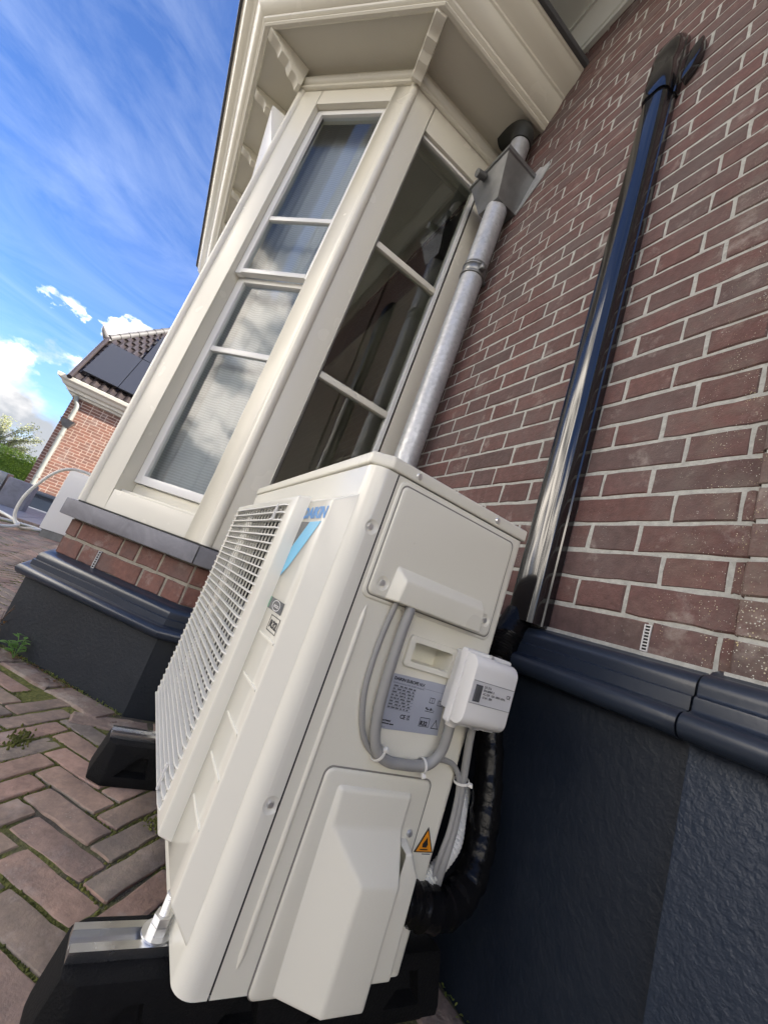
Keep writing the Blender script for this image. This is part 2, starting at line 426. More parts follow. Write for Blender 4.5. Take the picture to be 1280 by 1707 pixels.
class MB:
    def __init__(s):
        s.bm = bmesh.new()
    def face(s, pts):
        vs = [s.bm.verts.new(p) for p in pts]
        try: return s.bm.faces.new(vs)
        except ValueError: return None
    def poly(s, pts, faces):
        vs = [s.bm.verts.new(p) for p in pts]
        for f in faces:
            try: s.bm.faces.new([vs[i] for i in f])
            except ValueError: pass
        return s
    def box(s, x0, x1, y0, y1, z0, z1):
        p = [(x, y, z) for x in (x0, x1) for y in (y0, y1) for z in (z0, z1)]
        return s.poly(p, [(0, 1, 3, 2), (4, 6, 7, 5), (0, 4, 5, 1), (2, 3, 7, 6), (0, 2, 6, 4), (1, 5, 7, 3)])
    def prism(s, pts, axis, a, b, caps=True):
        """extrude a 2-D outline along an axis; pts are the two other coordinates in x,y,z order"""
        def mk(p, t):
            return {'x': (t, p[0], p[1]), 'y': (p[0], t, p[1]), 'z': (p[0], p[1], t)}[axis]
        n = len(pts)
        P = [mk(p, a) for p in pts] + [mk(p, b) for p in pts]
        F = [(i, (i + 1) % n, n + (i + 1) % n, n + i) for i in range(n)]
        if caps: F += [tuple(range(n - 1, -1, -1)), tuple(range(n, 2 * n))]
        return s.poly(P, F)
    def rings(s, rings, closed=True, caps=True):
        vs = [[s.bm.verts.new(p) for p in r] for r in rings]
        n = len(rings[0])
        for a, b in zip(vs[:-1], vs[1:]):
            for i in range(n if closed else n - 1):
                j = (i + 1) % n
                try: s.bm.faces.new((a[i], a[j], b[j], b[i]))
                except ValueError: pass
        if caps and closed:
            try:
                s.bm.faces.new(list(reversed(vs[0]))); s.bm.faces.new(vs[-1])
            except ValueError: pass
        return s
    def tube(s, path, r, n=10, smooth=0, rfun=None):
        P = [Vector(p) for p in path]
        if smooth:
            Q = []
            for i in range(len(P) - 1):
                p0, p1, p2, p3 = P[max(i - 1, 0)], P[i], P[i + 1], P[min(i + 2, len(P) - 1)]
                for j in range(smooth):
                    t = j / smooth
                    Q.append(0.5 * ((2 * p1) + (p2 - p0) * t + (2 * p0 - 5 * p1 + 4 * p2 - p3) * t * t + (3 * p1 - p0 - 3 * p2 + p3) * t ** 3))
            Q.append(P[-1]); P = Q
        T = [(P[min(i + 1, len(P) - 1)] - P[max(i - 1, 0)]).normalized() for i in range(len(P))]
        ref = Vector((0, 0, 1)) if abs(T[0].z) < 0.9 else Vector((1, 0, 0))
        u = T[0].cross(ref).normalized()
        rg = []
        for i, (p, t) in enumerate(zip(P, T)):
            u = (u - t * u.dot(t)).normalized(); v = t.cross(u)
            rr = r[i] if isinstance(r, (list, tuple)) else (rfun(i / (len(P) - 1), r) if rfun else r)
            rg.append([p + (u * math.cos(2 * math.pi * k / n) + v * math.sin(2 * math.pi * k / n)) * rr for k in range(n)])
        return s.rings(rg)
    def cyl(s, p0, p1, r0, r1=None, n=16):
        r1 = r0 if r1 is None else r1
        return s.tube([p0, p1], [r0, r1], n)
    def bevel(s, w, seg=2, ang=30):
        bmesh.ops.remove_doubles(s.bm, verts=s.bm.verts, dist=1e-5)
        bmesh.ops.recalc_face_normals(s.bm, faces=s.bm.faces)
        ed = [e for e in s.bm.edges if len(e.link_faces) == 2 and e.calc_face_angle(0) > R(ang)]
        if ed:
            bmesh.ops.bevel(s.bm, geom=ed, offset=w, segments=seg, profile=0.6, affect='EDGES', clamp_overlap=True)
        return s
    def mesh(s, name, mats, org=Vector((0, 0, 0)), smooth=35, recalc=True):
        if recalc: bmesh.ops.recalc_face_normals(s.bm, faces=s.bm.faces)
        for v in s.bm.verts: v.co -= org
        me = bpy.data.meshes.new(name)
        s.bm.to_mesh(me); s.bm.free()
        for mm in (mats if isinstance(mats, (list, tuple)) else [mats]): me.materials.append(mm)
        if smooth:
            me.polygons.foreach_set('use_smooth', [True] * len(me.polygons))
            me.set_sharp_from_angle(angle=R(smooth))
        return me
    def build(s, name, mats, parent=None, smooth=35, recalc=True, org=None):
        o_ = org if org is not None else (wl(parent) if parent else Vector((0, 0, 0)))
        me = s.mesh(name, mats, o_, smooth, recalc)
        o = bpy.data.objects.new(name, me)
        COL.objects.link(o)
        if parent: o.parent = parent
        elif org is not None: o.location = org
        LOC[o.name] = Vector(o_)
        return o

def place(me, name, loc, parent, rot=(0, 0, 0), scale=(1, 1, 1)):
    o = bpy.data.objects.new(name, me)
    COL.objects.link(o)
    o.parent = parent
    o.location = Vector(loc) - wl(parent)
    o.rotation_euler = rot
    o.scale = scale
    return o

def carve(o, cutters):
    """cut closed cutter meshes out of a closed mesh (real recesses)"""
    tmp = []
    for c in cutters:
        me = c.mesh('cutter', [], wl(o), smooth=0)
        co = bpy.data.objects.new('cutter', me); COL.objects.link(co)
        co.parent = o.parent
        md = o.modifiers.new('cut', 'BOOLEAN'); md.operation = 'DIFFERENCE'; md.solver = 'EXACT'; md.object = co
        tmp.append(co)
    dg = bpy.context.evaluated_depsgraph_get(); dg.update()
    me = bpy.data.meshes.new_from_object(o.evaluated_get(dg))
    o.modifiers.clear()
    o.data = me
    me.polygons.foreach_set('use_smooth', [True] * len(me.polygons))
    me.set_sharp_from_angle(angle=R(28))
    for c in tmp: bpy.data.objects.remove(c)
def ball(c, r, n=28):
    mb = MB(); bmesh.ops.create_uvsphere(mb.bm, u_segments=n, v_segments=n // 2, radius=r, matrix=Matrix.Translation(c) @ Matrix.Rotation(R(90), 4, 'Y')); return mb

def text_mesh(txt, size, bold=0.0, align='LEFT'):
    cu = bpy.data.curves.new('lettering', 'FONT')
    cu.body = txt; cu.size = size; cu.offset = bold; cu.align_x = align; cu.extrude = 0.0; cu.resolution_u = 3
    o = bpy.data.objects.new('lettering', cu); COL.objects.link(o)
    dg = bpy.context.evaluated_depsgraph_get(); dg.update()
    me = bpy.data.meshes.new_from_object(o.evaluated_get(dg))
    bpy.data.objects.remove(o); bpy.data.curves.remove(cu)
    return me

def lettering(txt, size, origin, right, up, mat, parent, bold=0.0, align='LEFT', width=None):
    me = text_mesh(txt, size, bold, align)
    rt, upv = Vector(right).normalized(), Vector(up).normalized()
    xs = [v.co.x for v in me.vertices]
    sx = 1.0
    if width and xs: sx = width / (max(xs) - min(xs))
    nrm = rt.cross(upv)
    bmm = bmesh.new()
    bmm.from_mesh(me)
    b = wl(parent)
    for v in bmm.verts:
        v.co = Vector(origin) + rt * (v.co.x * sx) + upv * v.co.y + nrm * 0.0 - b
    me2 = bpy.data.meshes.new('lettering'); bmm.to_mesh(me2); bmm.free(); bpy.data.meshes.remove(me)
    me2.materials.append(mat)
    o = bpy.data.objects.new('lettering', me2); COL.objects.link(o); o.parent = parent
    return o

# ================================================================ GROUND
GZ = -0.70
k = MN('yard_gravel'); k.col(k.ramp(k.noise(30, 5), [(0.3, (0.10, 0.090, 0.070)), (0.7, (0.17, 0.150, 0.115))])); k.rough(0.95); k.bump(k.noise(90, 4), 0.6, 0.01); M['yard'] = k.m
g = MB(); g.face([(-60, -60, GZ - 0.012), (90, -60, GZ - 0.012), (90, 90, GZ - 0.012), (-60, 90, GZ - 0.012)])
tag(g.build('ground', M['yard'], smooth=0), kind='structure')

# pavement: clinker pavers on edge in herringbone at 45 degrees to the wall
def paver_mesh(lx, ly, lz, seed, rag=0.0017, rad=0.0026):
    rnd = random.Random(seed)
    mb = MB()
    nx = max(4, int(lx / 0.03)); ny = 3
    pts = []
    def edge(a, b, n):
        return [(a[0] + (b[0] - a[0]) * i / n, a[1] + (b[1] - a[1]) * i / n) for i in range(n)]
    hx, hy, c = lx / 2, ly / 2, 0.0035
    outl = edge((-hx + c, -hy), (hx - c, -hy), nx) + edge((hx - c, -hy), (hx, -hy + c), 1) + edge((hx, -hy + c), (hx, hy - c), ny) + edge((hx, hy - c), (hx - c, hy), 1) \
        + edge((hx - c, hy), (-hx + c, hy), nx) + edge((-hx + c, hy), (-hx, hy - c), 1) + edge((-hx, hy - c), (-hx, -hy + c), ny) + edge((-hx, -hy + c), (-hx + c, -hy), 1)
    outl = [(x + rnd.uniform(-rag, rag), y + rnd.uniform(-rag, rag)) for x, y in outl]
    def sc(d, z):
        return [(x * (hx - d) / hx, y * (hy - d) / hy, z + rnd.uniform(-0.0007, 0.0007)) for x, y in outl]
    rg = [sc(0, -lz), sc(0, -rad), sc(rad * 0.35, -rad * 0.3), sc(rad, 0)]
    mb.rings(rg)
    return mb.mesh('paver', M['paver'], smooth=24)
W_, Lp = 0.068, 0.204
pav_meshes = [paver_mesh(Lp - 0.0085, W_ - 0.0095, 0.035, i) for i in range(7)]
e1 = Vector((math.sqrt(.5), math.sqrt(.5), 0)); e2 = Vector((-math.sqrt(.5), math.sqrt(.5), 0))
o1, o2 = 0.724, 0.176
def bay_k(p, d=0.0):       # > 0 outside the bay plinth (plan)
    x, y = p
    if x > 2.85: x = 5.7 - x
    return max(1.02 - d - x, (0.38 + d * 1.414 - (y - 0) + 0 if False else (y - (x - 0.38)) / 1.414 - d), y - 1.11 - d)
pave = MB(); pave.face([(-3.5, 0.0, GZ - 0.0036), (7.5, 0.0, GZ - 0.0036), (7.5, 4.2, GZ - 0.0036), (-3.5, 4.2, GZ - 0.0036)])
pavement = pave.build('pavement', M['soil'], smooth=0)
tag(pavement, kind='structure')
cand = []
for i in range(-30, 95):
    for j in range(-70, 60):
        kk = (i + j) % 6
        if kk == 0: c1, c2, rot = i + 1.5, j + 0.5, 45
        elif kk == 3: c1, c2, rot = i + 0.5, j + 1.5, 135
        else: continue
        p = e1 * (o1 + c1 * W_) + e2 * (o2 + c2 * W_)
        if not (-3.2 < p.x < 6.35 and 0.19 < p.y < 4.0): continue
        if bay_k((p.x, p.y), 0.16) < 0 and p.y < 1.5: continue
        cand.append((p, rot))
vis = []
for p, rot in cand:
    z = in_view((p.x, p.y, GZ), 0.06)
    hidden = (-0.1 < p.x < 0.72 and 0.05 < p.y < 0.52)
    vis.append((z if (z and not hidden) else 50 + (p - Vector((0.5, 1.0, 0))).length, p, rot))
vis.sort(key=lambda t: t[0])
rest = MB()
rndp = random.Random(3)
for n, (z, p, rot) in enumerate(vis):
    tilt = (rndp.uniform(-.012, .012), rndp.uniform(-.012, .012), R(rot) + rndp.uniform(-.012, .012))
    dz = rndp.uniform(-0.0025, 0.0015)
    if n < 300:
        place(pav_meshes[rndp.randrange(7)], 'paver', (p.x, p.y, GZ + dz), pavement, tilt)
    else:
        mt = Matrix.Translation((p.x, p.y, GZ + dz)) @ Matrix.Rotation(R(rot), 4, 'Z')
        a, b, c = Lp / 2 - 0.006, W_ / 2 - 0.0055, 0.005
        q = [(-a, -b, -.02), (a, -b, -.02), (a, b, -.02), (-a, b, -.02), (-a, -b, -c), (a, -b, -c), (a, b, -c), (-a, b, -c), (-a + c, -b + c, 0), (a - c, -b + c, 0), (a - c, b - c, 0), (-a + c, b - c, 0)]
        rest.poly([mt @ Vector(v) for v in q], [(0, 1, 5, 4), (1, 2, 6, 5), (2, 3, 7, 6), (3, 0, 4, 7), (4, 5, 9, 8), (5, 6, 10, 9), (6, 7, 11, 10), (7, 4, 8, 11), (8, 9, 10, 11)])
tag(rest.build('paver_field', M['paver'], pavement, smooth=0), kind='stuff')
# border stones laid along the foot of the bay and of the wall
bord_meshes = []
for i in range(5):
    me = paver_mesh(0.225, 0.092, 0.03, 60 + i, 0.006, 0.006); me.materials.clear(); me.materials.append(M['border']); me.name = 'border_stone'; bord_meshes.append(me)
def border(p0, p1, off, gap=0.235):
    p0, p1 = Vector(p0), Vector(p1); d = (p1 - p0); n = int(d.length / gap); d.normalize()
    nr = Vector((-d.y, d.x, 0)) * off
    for i in range(n + 1):
        p = p0 + d * (gap * (i + 0.5)) + nr
        place(bord_meshes[rndp.randrange(5)], 'border_stone', (p.x, p.y, GZ + rndp.uniform(0.0, 0.004)), pavement, (rndp.uniform(-.03, .03), rndp.uniform(-.02, .02), math.atan2(d.y, d.x) + rndp.uniform(-.03, .03)))
border((0.99, 0.66, 0), (1.47, 1.14, 0), 0.062)
border((-1.6, 0.04, 0), (0.97, 0.04, 0), 0.055)
border((0.965, 0.1, 0), (0.965, 0.60, 0), 0.055)
border((1.5, 1.155, 0), (4.2, 1.155, 0), 0.055)

# moss cushions in the joints
rm = random.Random(11)
mo = MB()
def cushion(x, y, r, hgt):
    n = 7
    a0 = rm.random() * 6
    ring = lambda s, z: [(x + math.cos(a0 + 6.283 * i / n) * r * s * rm.uniform(.75, 1.2), y + math.sin(a0 + 6.283 * i / n) * r * s * rm.uniform(.75, 1.2), z + rm.uniform(-.0008, .0008)) for i in range(n)]
    mo.rings([ring(1, GZ - 0.007), ring(0.85, GZ - 0.007 + hgt * .35), ring(0.45, GZ - 0.007 + hgt * .62)])
from mathutils import noise as mnoise
for z, p, rot in vis[:230]:
    d = Vector((math.cos(R(rot)), math.sin(R(rot)), 0)); q = Vector((-d.y, d.x, 0))
    for sgn in (-1, 1):
        for t in range(-14, 15):
            c = p + d * (t * 0.0072) + q * sgn * W_ / 2
            f = mnoise.noise(Vector((c.x * 6.0, c.y * 6.0, 2.3)))
            if f > -0.05 and rm.random() < 0.8: cushion(c.x + rm.uniform(-.0025, .0025), c.y + rm.uniform(-.0025, .0025), rm.uniform(.0022, .0045), rm.uniform(.007, .0112))
        for t in range(-4, 5):
            c = p + d * sgn * Lp / 2 + q * t * .0075
            f = mnoise.noise(Vector((c.x * 6.0, c.y * 6.0, 2.3)))
            if f > -0.15: cushion(c.x + rm.uniform(-.003, .003), c.y + rm.uniform(-.003, .003), rm.uniform(.0025, .0050), rm.uniform(.008, .0125))
for _ in range(140):
    cushion(0.42 + rm.gauss(0, .017), 0.545 + rm.gauss(0, .015), rm.uniform(.002, .0045), rm.uniform(.013, .020))
    cushion(0.735 + rm.gauss(0, .022), 0.885 + rm.gauss(0, .012), rm.uniform(.002, .0045), rm.uniform(.012, .019))
tag(mo.build('moss', M['moss'], smooth=80), kind='stuff')

# patio of blue slabs farther along the house
pt = MB(); pt.box(6.75, 15, 1.2, 4.8, GZ - 0.01, -0.665)
patio = pt.build('patio', M['soil'], smooth=0); tag(patio, kind='structure')
sl = MB(); sl.box(-.297, .297, -.297, .297, -.02, .012); sl.bevel(.004, 1); sl_me = sl.mesh('slab', M['slate'])
for i in range(13):
    for j in range(6):
        place(sl_me, 'slab', (7.06 + i * .605, 1.52 + j * .605, -0.655 + rndp.uniform(-.002, .002)), patio)
kb = MB(); kb.box(6.62, 6.745, 1.2, 4.8, GZ - .02, -0.63); kb.bevel(.008, 2)
tag(kb.build('kerb', M['border']), kind='structure')

# ================================================================ HOUSE: brick side wall
house = thing('house', 'brick side wall of the house with dark painted plinth and moulding', 'house', (-0.4, 0, GZ))
wallm = MB()
wallm.box(-0.3565, 1.30, -0.20, -0.0017, GZ - 0.02, 2.95)
wallm.box(-7.0, -0.360, -0.20, 0.0165, GZ - 0.02, 2.95)
wallm.box(1.30, 4.5, -0.20, -0.0017, 2.62, 2.95)
wallm.box(4.5, 5.5, -0.20, -0.0045, GZ - 0.02, 2.95)
side_wall = wallm.build('side_wall', M['mortar'], house, smooth=0)

MOD, SW, CH = 0.33, 0.2207, 0.0664
HW = MOD - SW
JT = 0.0068
def brick_mesh(length, h, seed, mat, depth=0.02, c=0.0030, rag=0.0016):
    rnd = random.Random(seed)
    mb = MB()
    nx = 6 if length > 0.14 else 3
    hx, hz = length / 2, h / 2
    def ed(a, b, n): return [(a[0] + (b[0] - a[0]) * i / n, a[1] + (b[1] - a[1]) * i / n) for i in range(n)]
    o = ed((-hx, -hz), (hx, -hz), nx) + ed((hx, -hz), (hx, hz), 2) + ed((hx, hz), (-hx, hz), nx) + ed((-hx, hz), (-hx, -hz), 2)
    o = [(x + rnd.uniform(-rag, rag), z + rnd.uniform(-rag, rag)) for x, z in o]
    rg = [[(x, -depth, z) for x, z in o], [(x, -c, z) for x, z in o], [(x * (hx - c) / hx, rnd.uniform(-.0004, .0004), z * (hz - c) / hz) for x, z in o]]
    mb.rings(rg)
    return mb.mesh('brick', mat, smooth=40)
BM = {}
def get_brick(kind, length, h, mat, variants=5):
    key = (kind, round(length, 3), mat.name)
    if key not in BM: BM[key] = [brick_mesh(length, h, hash(key) % 1000 + i, mat) for i in range(variants)]
    return BM[key]
rb = random.Random(5)
allb = []
for c in range(0, 45):
    zc = (c + 0.5) * CH
    odd = c % 2
    a = (SW - HW) / 2
    for n_ in range(-12, 9):
        segs = [(n_ * MOD, n_ * MOD + SW), (n_ * MOD + SW, (n_ + 1) * MOD)] if not odd else [(n_ * MOD + a, n_ * MOD + a + HW), (n_ * MOD + a + HW, n_ * MOD + a + MOD)]
        for u0, u1 in segs:
            x1, x0 = -u0, -u1           # u runs towards the camera
            y = 0.0
            if x1 <= -0.343: continue
            if x0 < -0.343: x0 = -0.3555
            if x0 > 2.9 or x0 < -2.4: continue
            if x0 > 1.03 and zc < 2.6: continue
            if y == 0 and x1 > 1.09 and zc < 2.6: x1 = 1.09
            allb.append((x0, x1, zc, y))
# pilaster: its own bond, counted from its corner
for c in range(0, 45):
    x = -0.3555 + JT / 2; first = True
    n_ = 0
    while x > -2.4:
        ln = (SW if (n_ + c) % 2 else HW)
        allb.append((x - ln, x, (c + 0.5) * CH - 0.004, 0.0185)); x -= ln; n_ += 1
clean = []
for x0, x1, zc, y in allb:
    if x1 - x0 < 0.025: continue
    clean.append((x0, x1, zc, y))
def key(b):
    x = (b[0] + b[1]) / 2
    z = in_view((x, b[3], b[2]), 0.04)
    duct = 0.0 < x < 0.09 and b[2] < 1.9
    return z if z else 100 + abs(x)
clean.sort(key=key)
wrest = MB()
for n, (x0, x1, zc, y) in enumerate(clean):
    ln = x1 - x0 - JT
    jy = rb.uniform(-0.0004, 0.0014)
    if n < 300:
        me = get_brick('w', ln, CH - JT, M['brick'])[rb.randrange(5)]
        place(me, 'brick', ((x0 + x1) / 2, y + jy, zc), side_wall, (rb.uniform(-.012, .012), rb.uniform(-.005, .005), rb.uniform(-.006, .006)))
    else:
        xm, hx, hz, c_ = (x0 + x1) / 2, ln / 2, (CH - JT) / 2, 0.002
        yy = y + jy
        q = [(-hx, -.015, -hz), (hx, -.015, -hz), (hx, -.015, hz), (-hx, -.015, hz), (-hx, -c_, -hz), (hx, -c_, -hz), (hx, -c_, hz), (-hx, -c_, hz), (-hx + c_, 0, -hz + c_), (hx - c_, 0, -hz + c_), (hx - c_, 0, hz - c_), (-hx + c_, 0, hz - c_)]
        wrest.poly([(v[0] + xm, v[1] + yy, v[2] + zc) for v in q], [(0, 1, 5, 4), (1, 2, 6, 5), (2, 3, 7, 6), (3, 0, 4, 7), (4, 5, 9, 8), (5, 6, 10, 9), (6, 7, 11, 10), (7, 4, 8, 11), (8, 9, 10, 11)])
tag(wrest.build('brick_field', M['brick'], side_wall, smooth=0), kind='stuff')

# plinth and its moulding
pl = MB(); pl.box(-0.335, 1.02, -0.1, 0.040, GZ - 0.02, -0.09)
plinth = pl.build('plinth', M['plinth'], house, smooth=0)
pl2 = MB(); pl2.box(-7.0, -0.337, -0.1, 0.058, GZ - 0.02, -0.09); pl2.bevel(.004, 2)
pl2o = pl2.build('plinth', M['plinth_rough_lit'], house)
pl2o['label'] = 'rough rendered dark blue plinth of the pilaster'
def mould_profile(off=0.0, z0=0.0):
    pts = [(-0.02, 0.012), (0.004, 0.004)]
    for i in range(7):
        t = i / 6 * math.pi / 2
        pts.append((0.012 + 0.030 * math.sin(t), -0.002 - 0.026 * (1 - math.cos(t))))
    pts += [(0.042, -0.040), (0.049, -0.043), (0.050, -0.064), (0.060, -0.068)]
    for i in range(9):
        t = math.pi / 2 - i / 8 * math.pi
        pts.append((0.064 + 0.0215 * math.cos(t), -0.0885 + 0.0205 * math.sin(t)))
    pts += [(0.03, -0.109), (-0.02, -0.109)]
    return [(a + off, b + z0) for a, b in pts]
mm = MB(); mm.prism(mould_profile(0, -0.004), 'x', -0.326, 1.02)
mm.build('plinth_moulding', M['mould'], house, smooth=40)
mm = MB()
pr = mould_profile(0.019, -0.003)
mm.prism(pr, 'x', -7.0, -0.336)
mo2 = mm.bevel(.004, 2, 60).build('plinth_moulding', M['mould'], house, smooth=40)
# bed joint of mortar over the moulding
bj = MB(); bj.box(-0.343, 1.02, -0.01, 0.006, -0.006, 0.006); bj.box(-2.4, -0.352, -0.01, 0.024, -0.006, 0.006)
bj.build('bed_joint', M['mortar'], side_wall, smooth=0)

def weep_vent(parent, org, right, nrm, w=0.0062, hh=0.050, n=8):
    """little louvred grille in an open joint"""
    o, r, nn = Vector(org), Vector(right), Vector(nrm)
    mb = MB()
    def fb(a0, a1, z0, z1, d0, d1):
        p = [o + r * a + nn * d + Vector((0, 0, z)) for a in (a0, a1) for d in (d0, d1) for z in (z0, z1)]
        mb.poly(p, [(0, 1, 3, 2), (4, 6, 7, 5), (0, 4, 5, 1), (2, 3, 7, 6), (0, 2, 6, 4), (1, 5, 7, 3)])
    fb(-w, -w + .0016, -hh / 2, hh / 2, 0, .0035); fb(w - .0016, w, -hh / 2, hh / 2, 0, .0035)
    for i in range(n + 1):
        z = -hh / 2 + (hh - .0022) * i / n
        fb(-w + .0016, w - .0016, z, z + .0018, 0, .003)
    v = mb.build('vent_grille', M['label'], parent, smooth=0)
    db = MB(); p = [o + r * a + nn * .0008 + Vector((0, 0, z)) for a, z in ((-w, -hh / 2), (w, -hh / 2), (w, hh / 2), (-w, hh / 2))]
    db.face(p); db.build('vent_opening', M['dark'], parent, smooth=0)
weep_vent(house, (-0.2205, 0.0015, 0.0325), (1, 0, 0), (0, 1, 0))

# main eave and roof of the house (its underside shows at the top right corner)
ev = MB(); ev.box(-7.2, 5.8, -0.2, 0.60, 2.985, 3.03)
ev.build('eave_soffit', M['eave_white'], house, smooth=0)
ev = MB(); ev.prism([(-.01, 2.875), (.022, 2.875), (.026, 2.895), (.034, 2.897), (.040, 2.905), (.075, 2.945), (.10, 2.962), (.112, 2.962), (.112, 2.985), (-.01, 2.985)], 'x', -7.0, 5.5)
ev.build('eave_moulding', M['eave_white'], house, smooth=30)
ev = MB(); ev.prism([(.60, 2.94), (.62, 2.94), (.62, 3.10), (.70, 3.16), (.70, 3.18), (.60, 3.18)], 'x', -7.2, 5.2)
ev.build('gutter', M['eave_white'], house)
rf = MB()
rf.poly([(-7.3, .66, 3.15), (5.8, .66, 3.15), (5.8, -4.0, 8.3), (-7.3, -4.0, 8.3), (5.8, -8.6, 3.15), (-7.3, -8.6, 3.15)], [(0, 1, 2, 3), (3, 2, 4, 5), (1, 4, 2), (0, 3, 5)])
rf.build('roof', M['main_roof'], house, smooth=0)  # unseen roof, added and sized to keep the foreground in shadow
bw = MB(); bw.box(-7, 5.5, -8.2, -8.0, GZ, 3.1); bw.box(-7.0, -6.8, -8.0, -.2, GZ, 3.1); bw.box(5.3, 5.5, -8.0, -.2, GZ, 3.1)
bw.build('rear_wall_unseen', M['far_brick'], house, smooth=0)  # unseen rear and end walls, added to block the sun
it = MB(); it.box(1.2, 4.5, -3.4, -3.3, GZ, 3.0); it.box(1.06, 1.10, -3.3, -0.21, GZ, 3.0); it.box(4.6, 4.7, -3.3, -.21, GZ, 3.0); it.box(1.1, 4.6, -3.3, 0.45, 2.62, 2.66); it.box(1.1, 4.6, -3.3, -.05, -0.45, -0.40)
it.build('interior', M['interior'], house, smooth=0)

# ================================================================ BAY WINDOW
bay = thing('bay_window', 'cream painted canted bay window with bluestone sill on a brick and dark plinth base', 'bay window', (2.85, 0.6, GZ))
XB, KB, YB = 1.02, 0.38, 1.11
def bay_plan(d, dc=1.0, df=1.0, y0=0.0):
    x = XB - d
    k_ = KB - dc * d * math.sqrt(2)
    c1 = (x, x - k_)
    yf = YB + df * d
    c2 = (yf + k_, yf)
    return [(x, y0), c1, c2, (5.7 - c2[0], c2[1]), (5.7 - c1[0], c1[1]), (5.7 - x, y0)]
def bay_sweep(prof, name, mat, dc=1.0, df=1.0, smooth=30, parent=bay, y0=0.0, upto=6):
    mb = MB()
    cols = [[(p[0], p[1], z) for p in bay_plan(d, dc, df, y0)[:upto]] for d, z in prof]
    vs = [[mb.bm.verts.new(q) for q in c] for c in cols]
    for a, b in zip(vs[:-1], vs[1:]):
        for i in range(len(a) - 1):
            mb.bm.faces.new((a[i], b[i], b[i + 1], a[i + 1]))
    return mb.build(name, mat, parent, smooth=smooth, recalc=False)

q5 = math.sqrt(.5)
FS = (Vector((1.02, 0, 0)), Vector((0, 1, 0)), Vector((-1, 0, 0)), 0.64)
FC = (Vector((1.02, 0.64, 0)), Vector((q5, q5, 0)), Vector((-q5, q5, 0)), 0.6647)
FF = (Vector((1.49, 1.11, 0)), Vector((1, 0, 0)), Vector((0, 1, 0)), 2.72)
FC2 = (Vector((4.21, 1.11, 0)), Vector((q5, -q5, 0)), Vector((q5, q5, 0)), 0.6647)
FS2 = (Vector((4.68, 0.64, 0)), Vector((0, -1, 0)), Vector((1, 0, 0)), 0.64)
def fp(F, s, d, z): return F[0] + F[1] * s + F[2] * d + Vector((0, 0, z))
def fbox(mb, F, s0, s1, z0, z1, d0, d1):
    p = [fp(F, s, d, z) for s in (s0, s1) for d in (d0, d1) for z in (z0, z1)]
    mb.poly(p, [(0, 1, 3, 2), (4, 6, 7, 5), (0, 4, 5, 1), (2, 3, 7, 6), (0, 2, 6, 4), (1, 5, 7, 3)])

# plinth, moulding, brick band, sill
bay_sweep([(0.044, GZ - .02), (0.045, -0.42)], 'plinth', M['bay_plinth'])
bay_sweep([(a, b) for a, b in reversed(mould_profile(0.002, -0.327))], 'plinth_moulding', M['mould'], smooth=40)
bay_sweep([(-0.0045, -0.36), (-0.0045, -0.16)], 'mortar_band', M['bay_mortar'])
BCH = 0.0785
def band(F, rows, zb):
    for r_, js in enumerate(rows):
        for a, b in zip(js[:-1], js[1:]):
            ln = b - a - 0.011
            if ln < 0.02: continue
            me = get_brick('b', ln, BCH - 0.0115, M['bay_brick'], 2)[rb.randrange(2)]
            place(me, 'brick', fp(F, (a + b) / 2, rb.uniform(-.001, .001), zb + (r_ + .5) * BCH), bay, (0, 0, math.atan2(F[1].y, F[1].x) + (math.pi if F[2].cross(F[1]).z > 0 and False else 0)))
# brick meshes face +Y; rotate so that +Y is the facet normal
def band2(F, rows, zb):
    ang = math.atan2(F[2].y, F[2].x) - math.pi / 2
    for r_, js in enumerate(rows):
        for a, b in zip(js[:-1], js[1:]):
            ln = b - a - 0.011
            if ln < 0.02: continue
            me = get_brick('b', ln, BCH - 0.0115, M['bay_brick'], 2)[rb.randrange(2)]
            place(me, 'brick', fp(F, (a + b) / 2, rb.uniform(-.001, .001), zb + (r_ + .5) * BCH), bay, (0, 0, ang))
band2(FC, [[0, .098, .214, .441, .541, .6647], [0, .154, .272, .364, .601, .6647]], -0.325)
band2(FS, [[0.02, .09, .30, .41, .64], [0.02, .20, .31, .53, .64]], -0.325)
band2(FF, [[0, .11, .32, .43, .64, .75, .96, 1.07, 1.28, 1.39, 1.60, 1.71, 1.92, 2.03, 2.24, 2.35, 2.56, 2.72], [0, .21, .32, .53, .64, .85, .96, 1.17, 1.28, 1.49, 1.60, 1.81, 1.92, 2.13, 2.24, 2.45, 2.72]], -0.325)
band2(FC2, [[0, .11, .32, .43, .6647], [0, .21, .32, .53, .6647]], -0.325)
band2(FS2, [[0, .11, .32, .43, .62], [0, .21, .32, .53, .62]], -0.325)
weep_vent(bay, fp(FC, .441, .0015, -.2865), FC[1], FC[2], .0075, .07, 7)
# sill stones
si, so = bay_plan(-0.03), bay_plan(0.05)
for i in range(5):
    a0, a1, b0, b1 = Vector((*si[i], 0)), Vector((*si[i + 1], 0)), Vector((*so[i], 0)), Vector((*so[i + 1], 0))
    d = (b1 - b0).normalized() * .0018
    mb = MB()
    mb.prism([(b0 + d)[:2], (b1 - d)[:2], (a1 - d)[:2], (a0 + d)[:2]], 'z', -0.166, -0.098)
    mb.bevel(.004, 2); mb.build('sill_stone', M['bluestone'], bay)
mb = MB()
bay_sweep([(0.012, -0.0975), (0.012, -0.0955), (0.012, -0.091)], 'sill_gap', M['seam'])

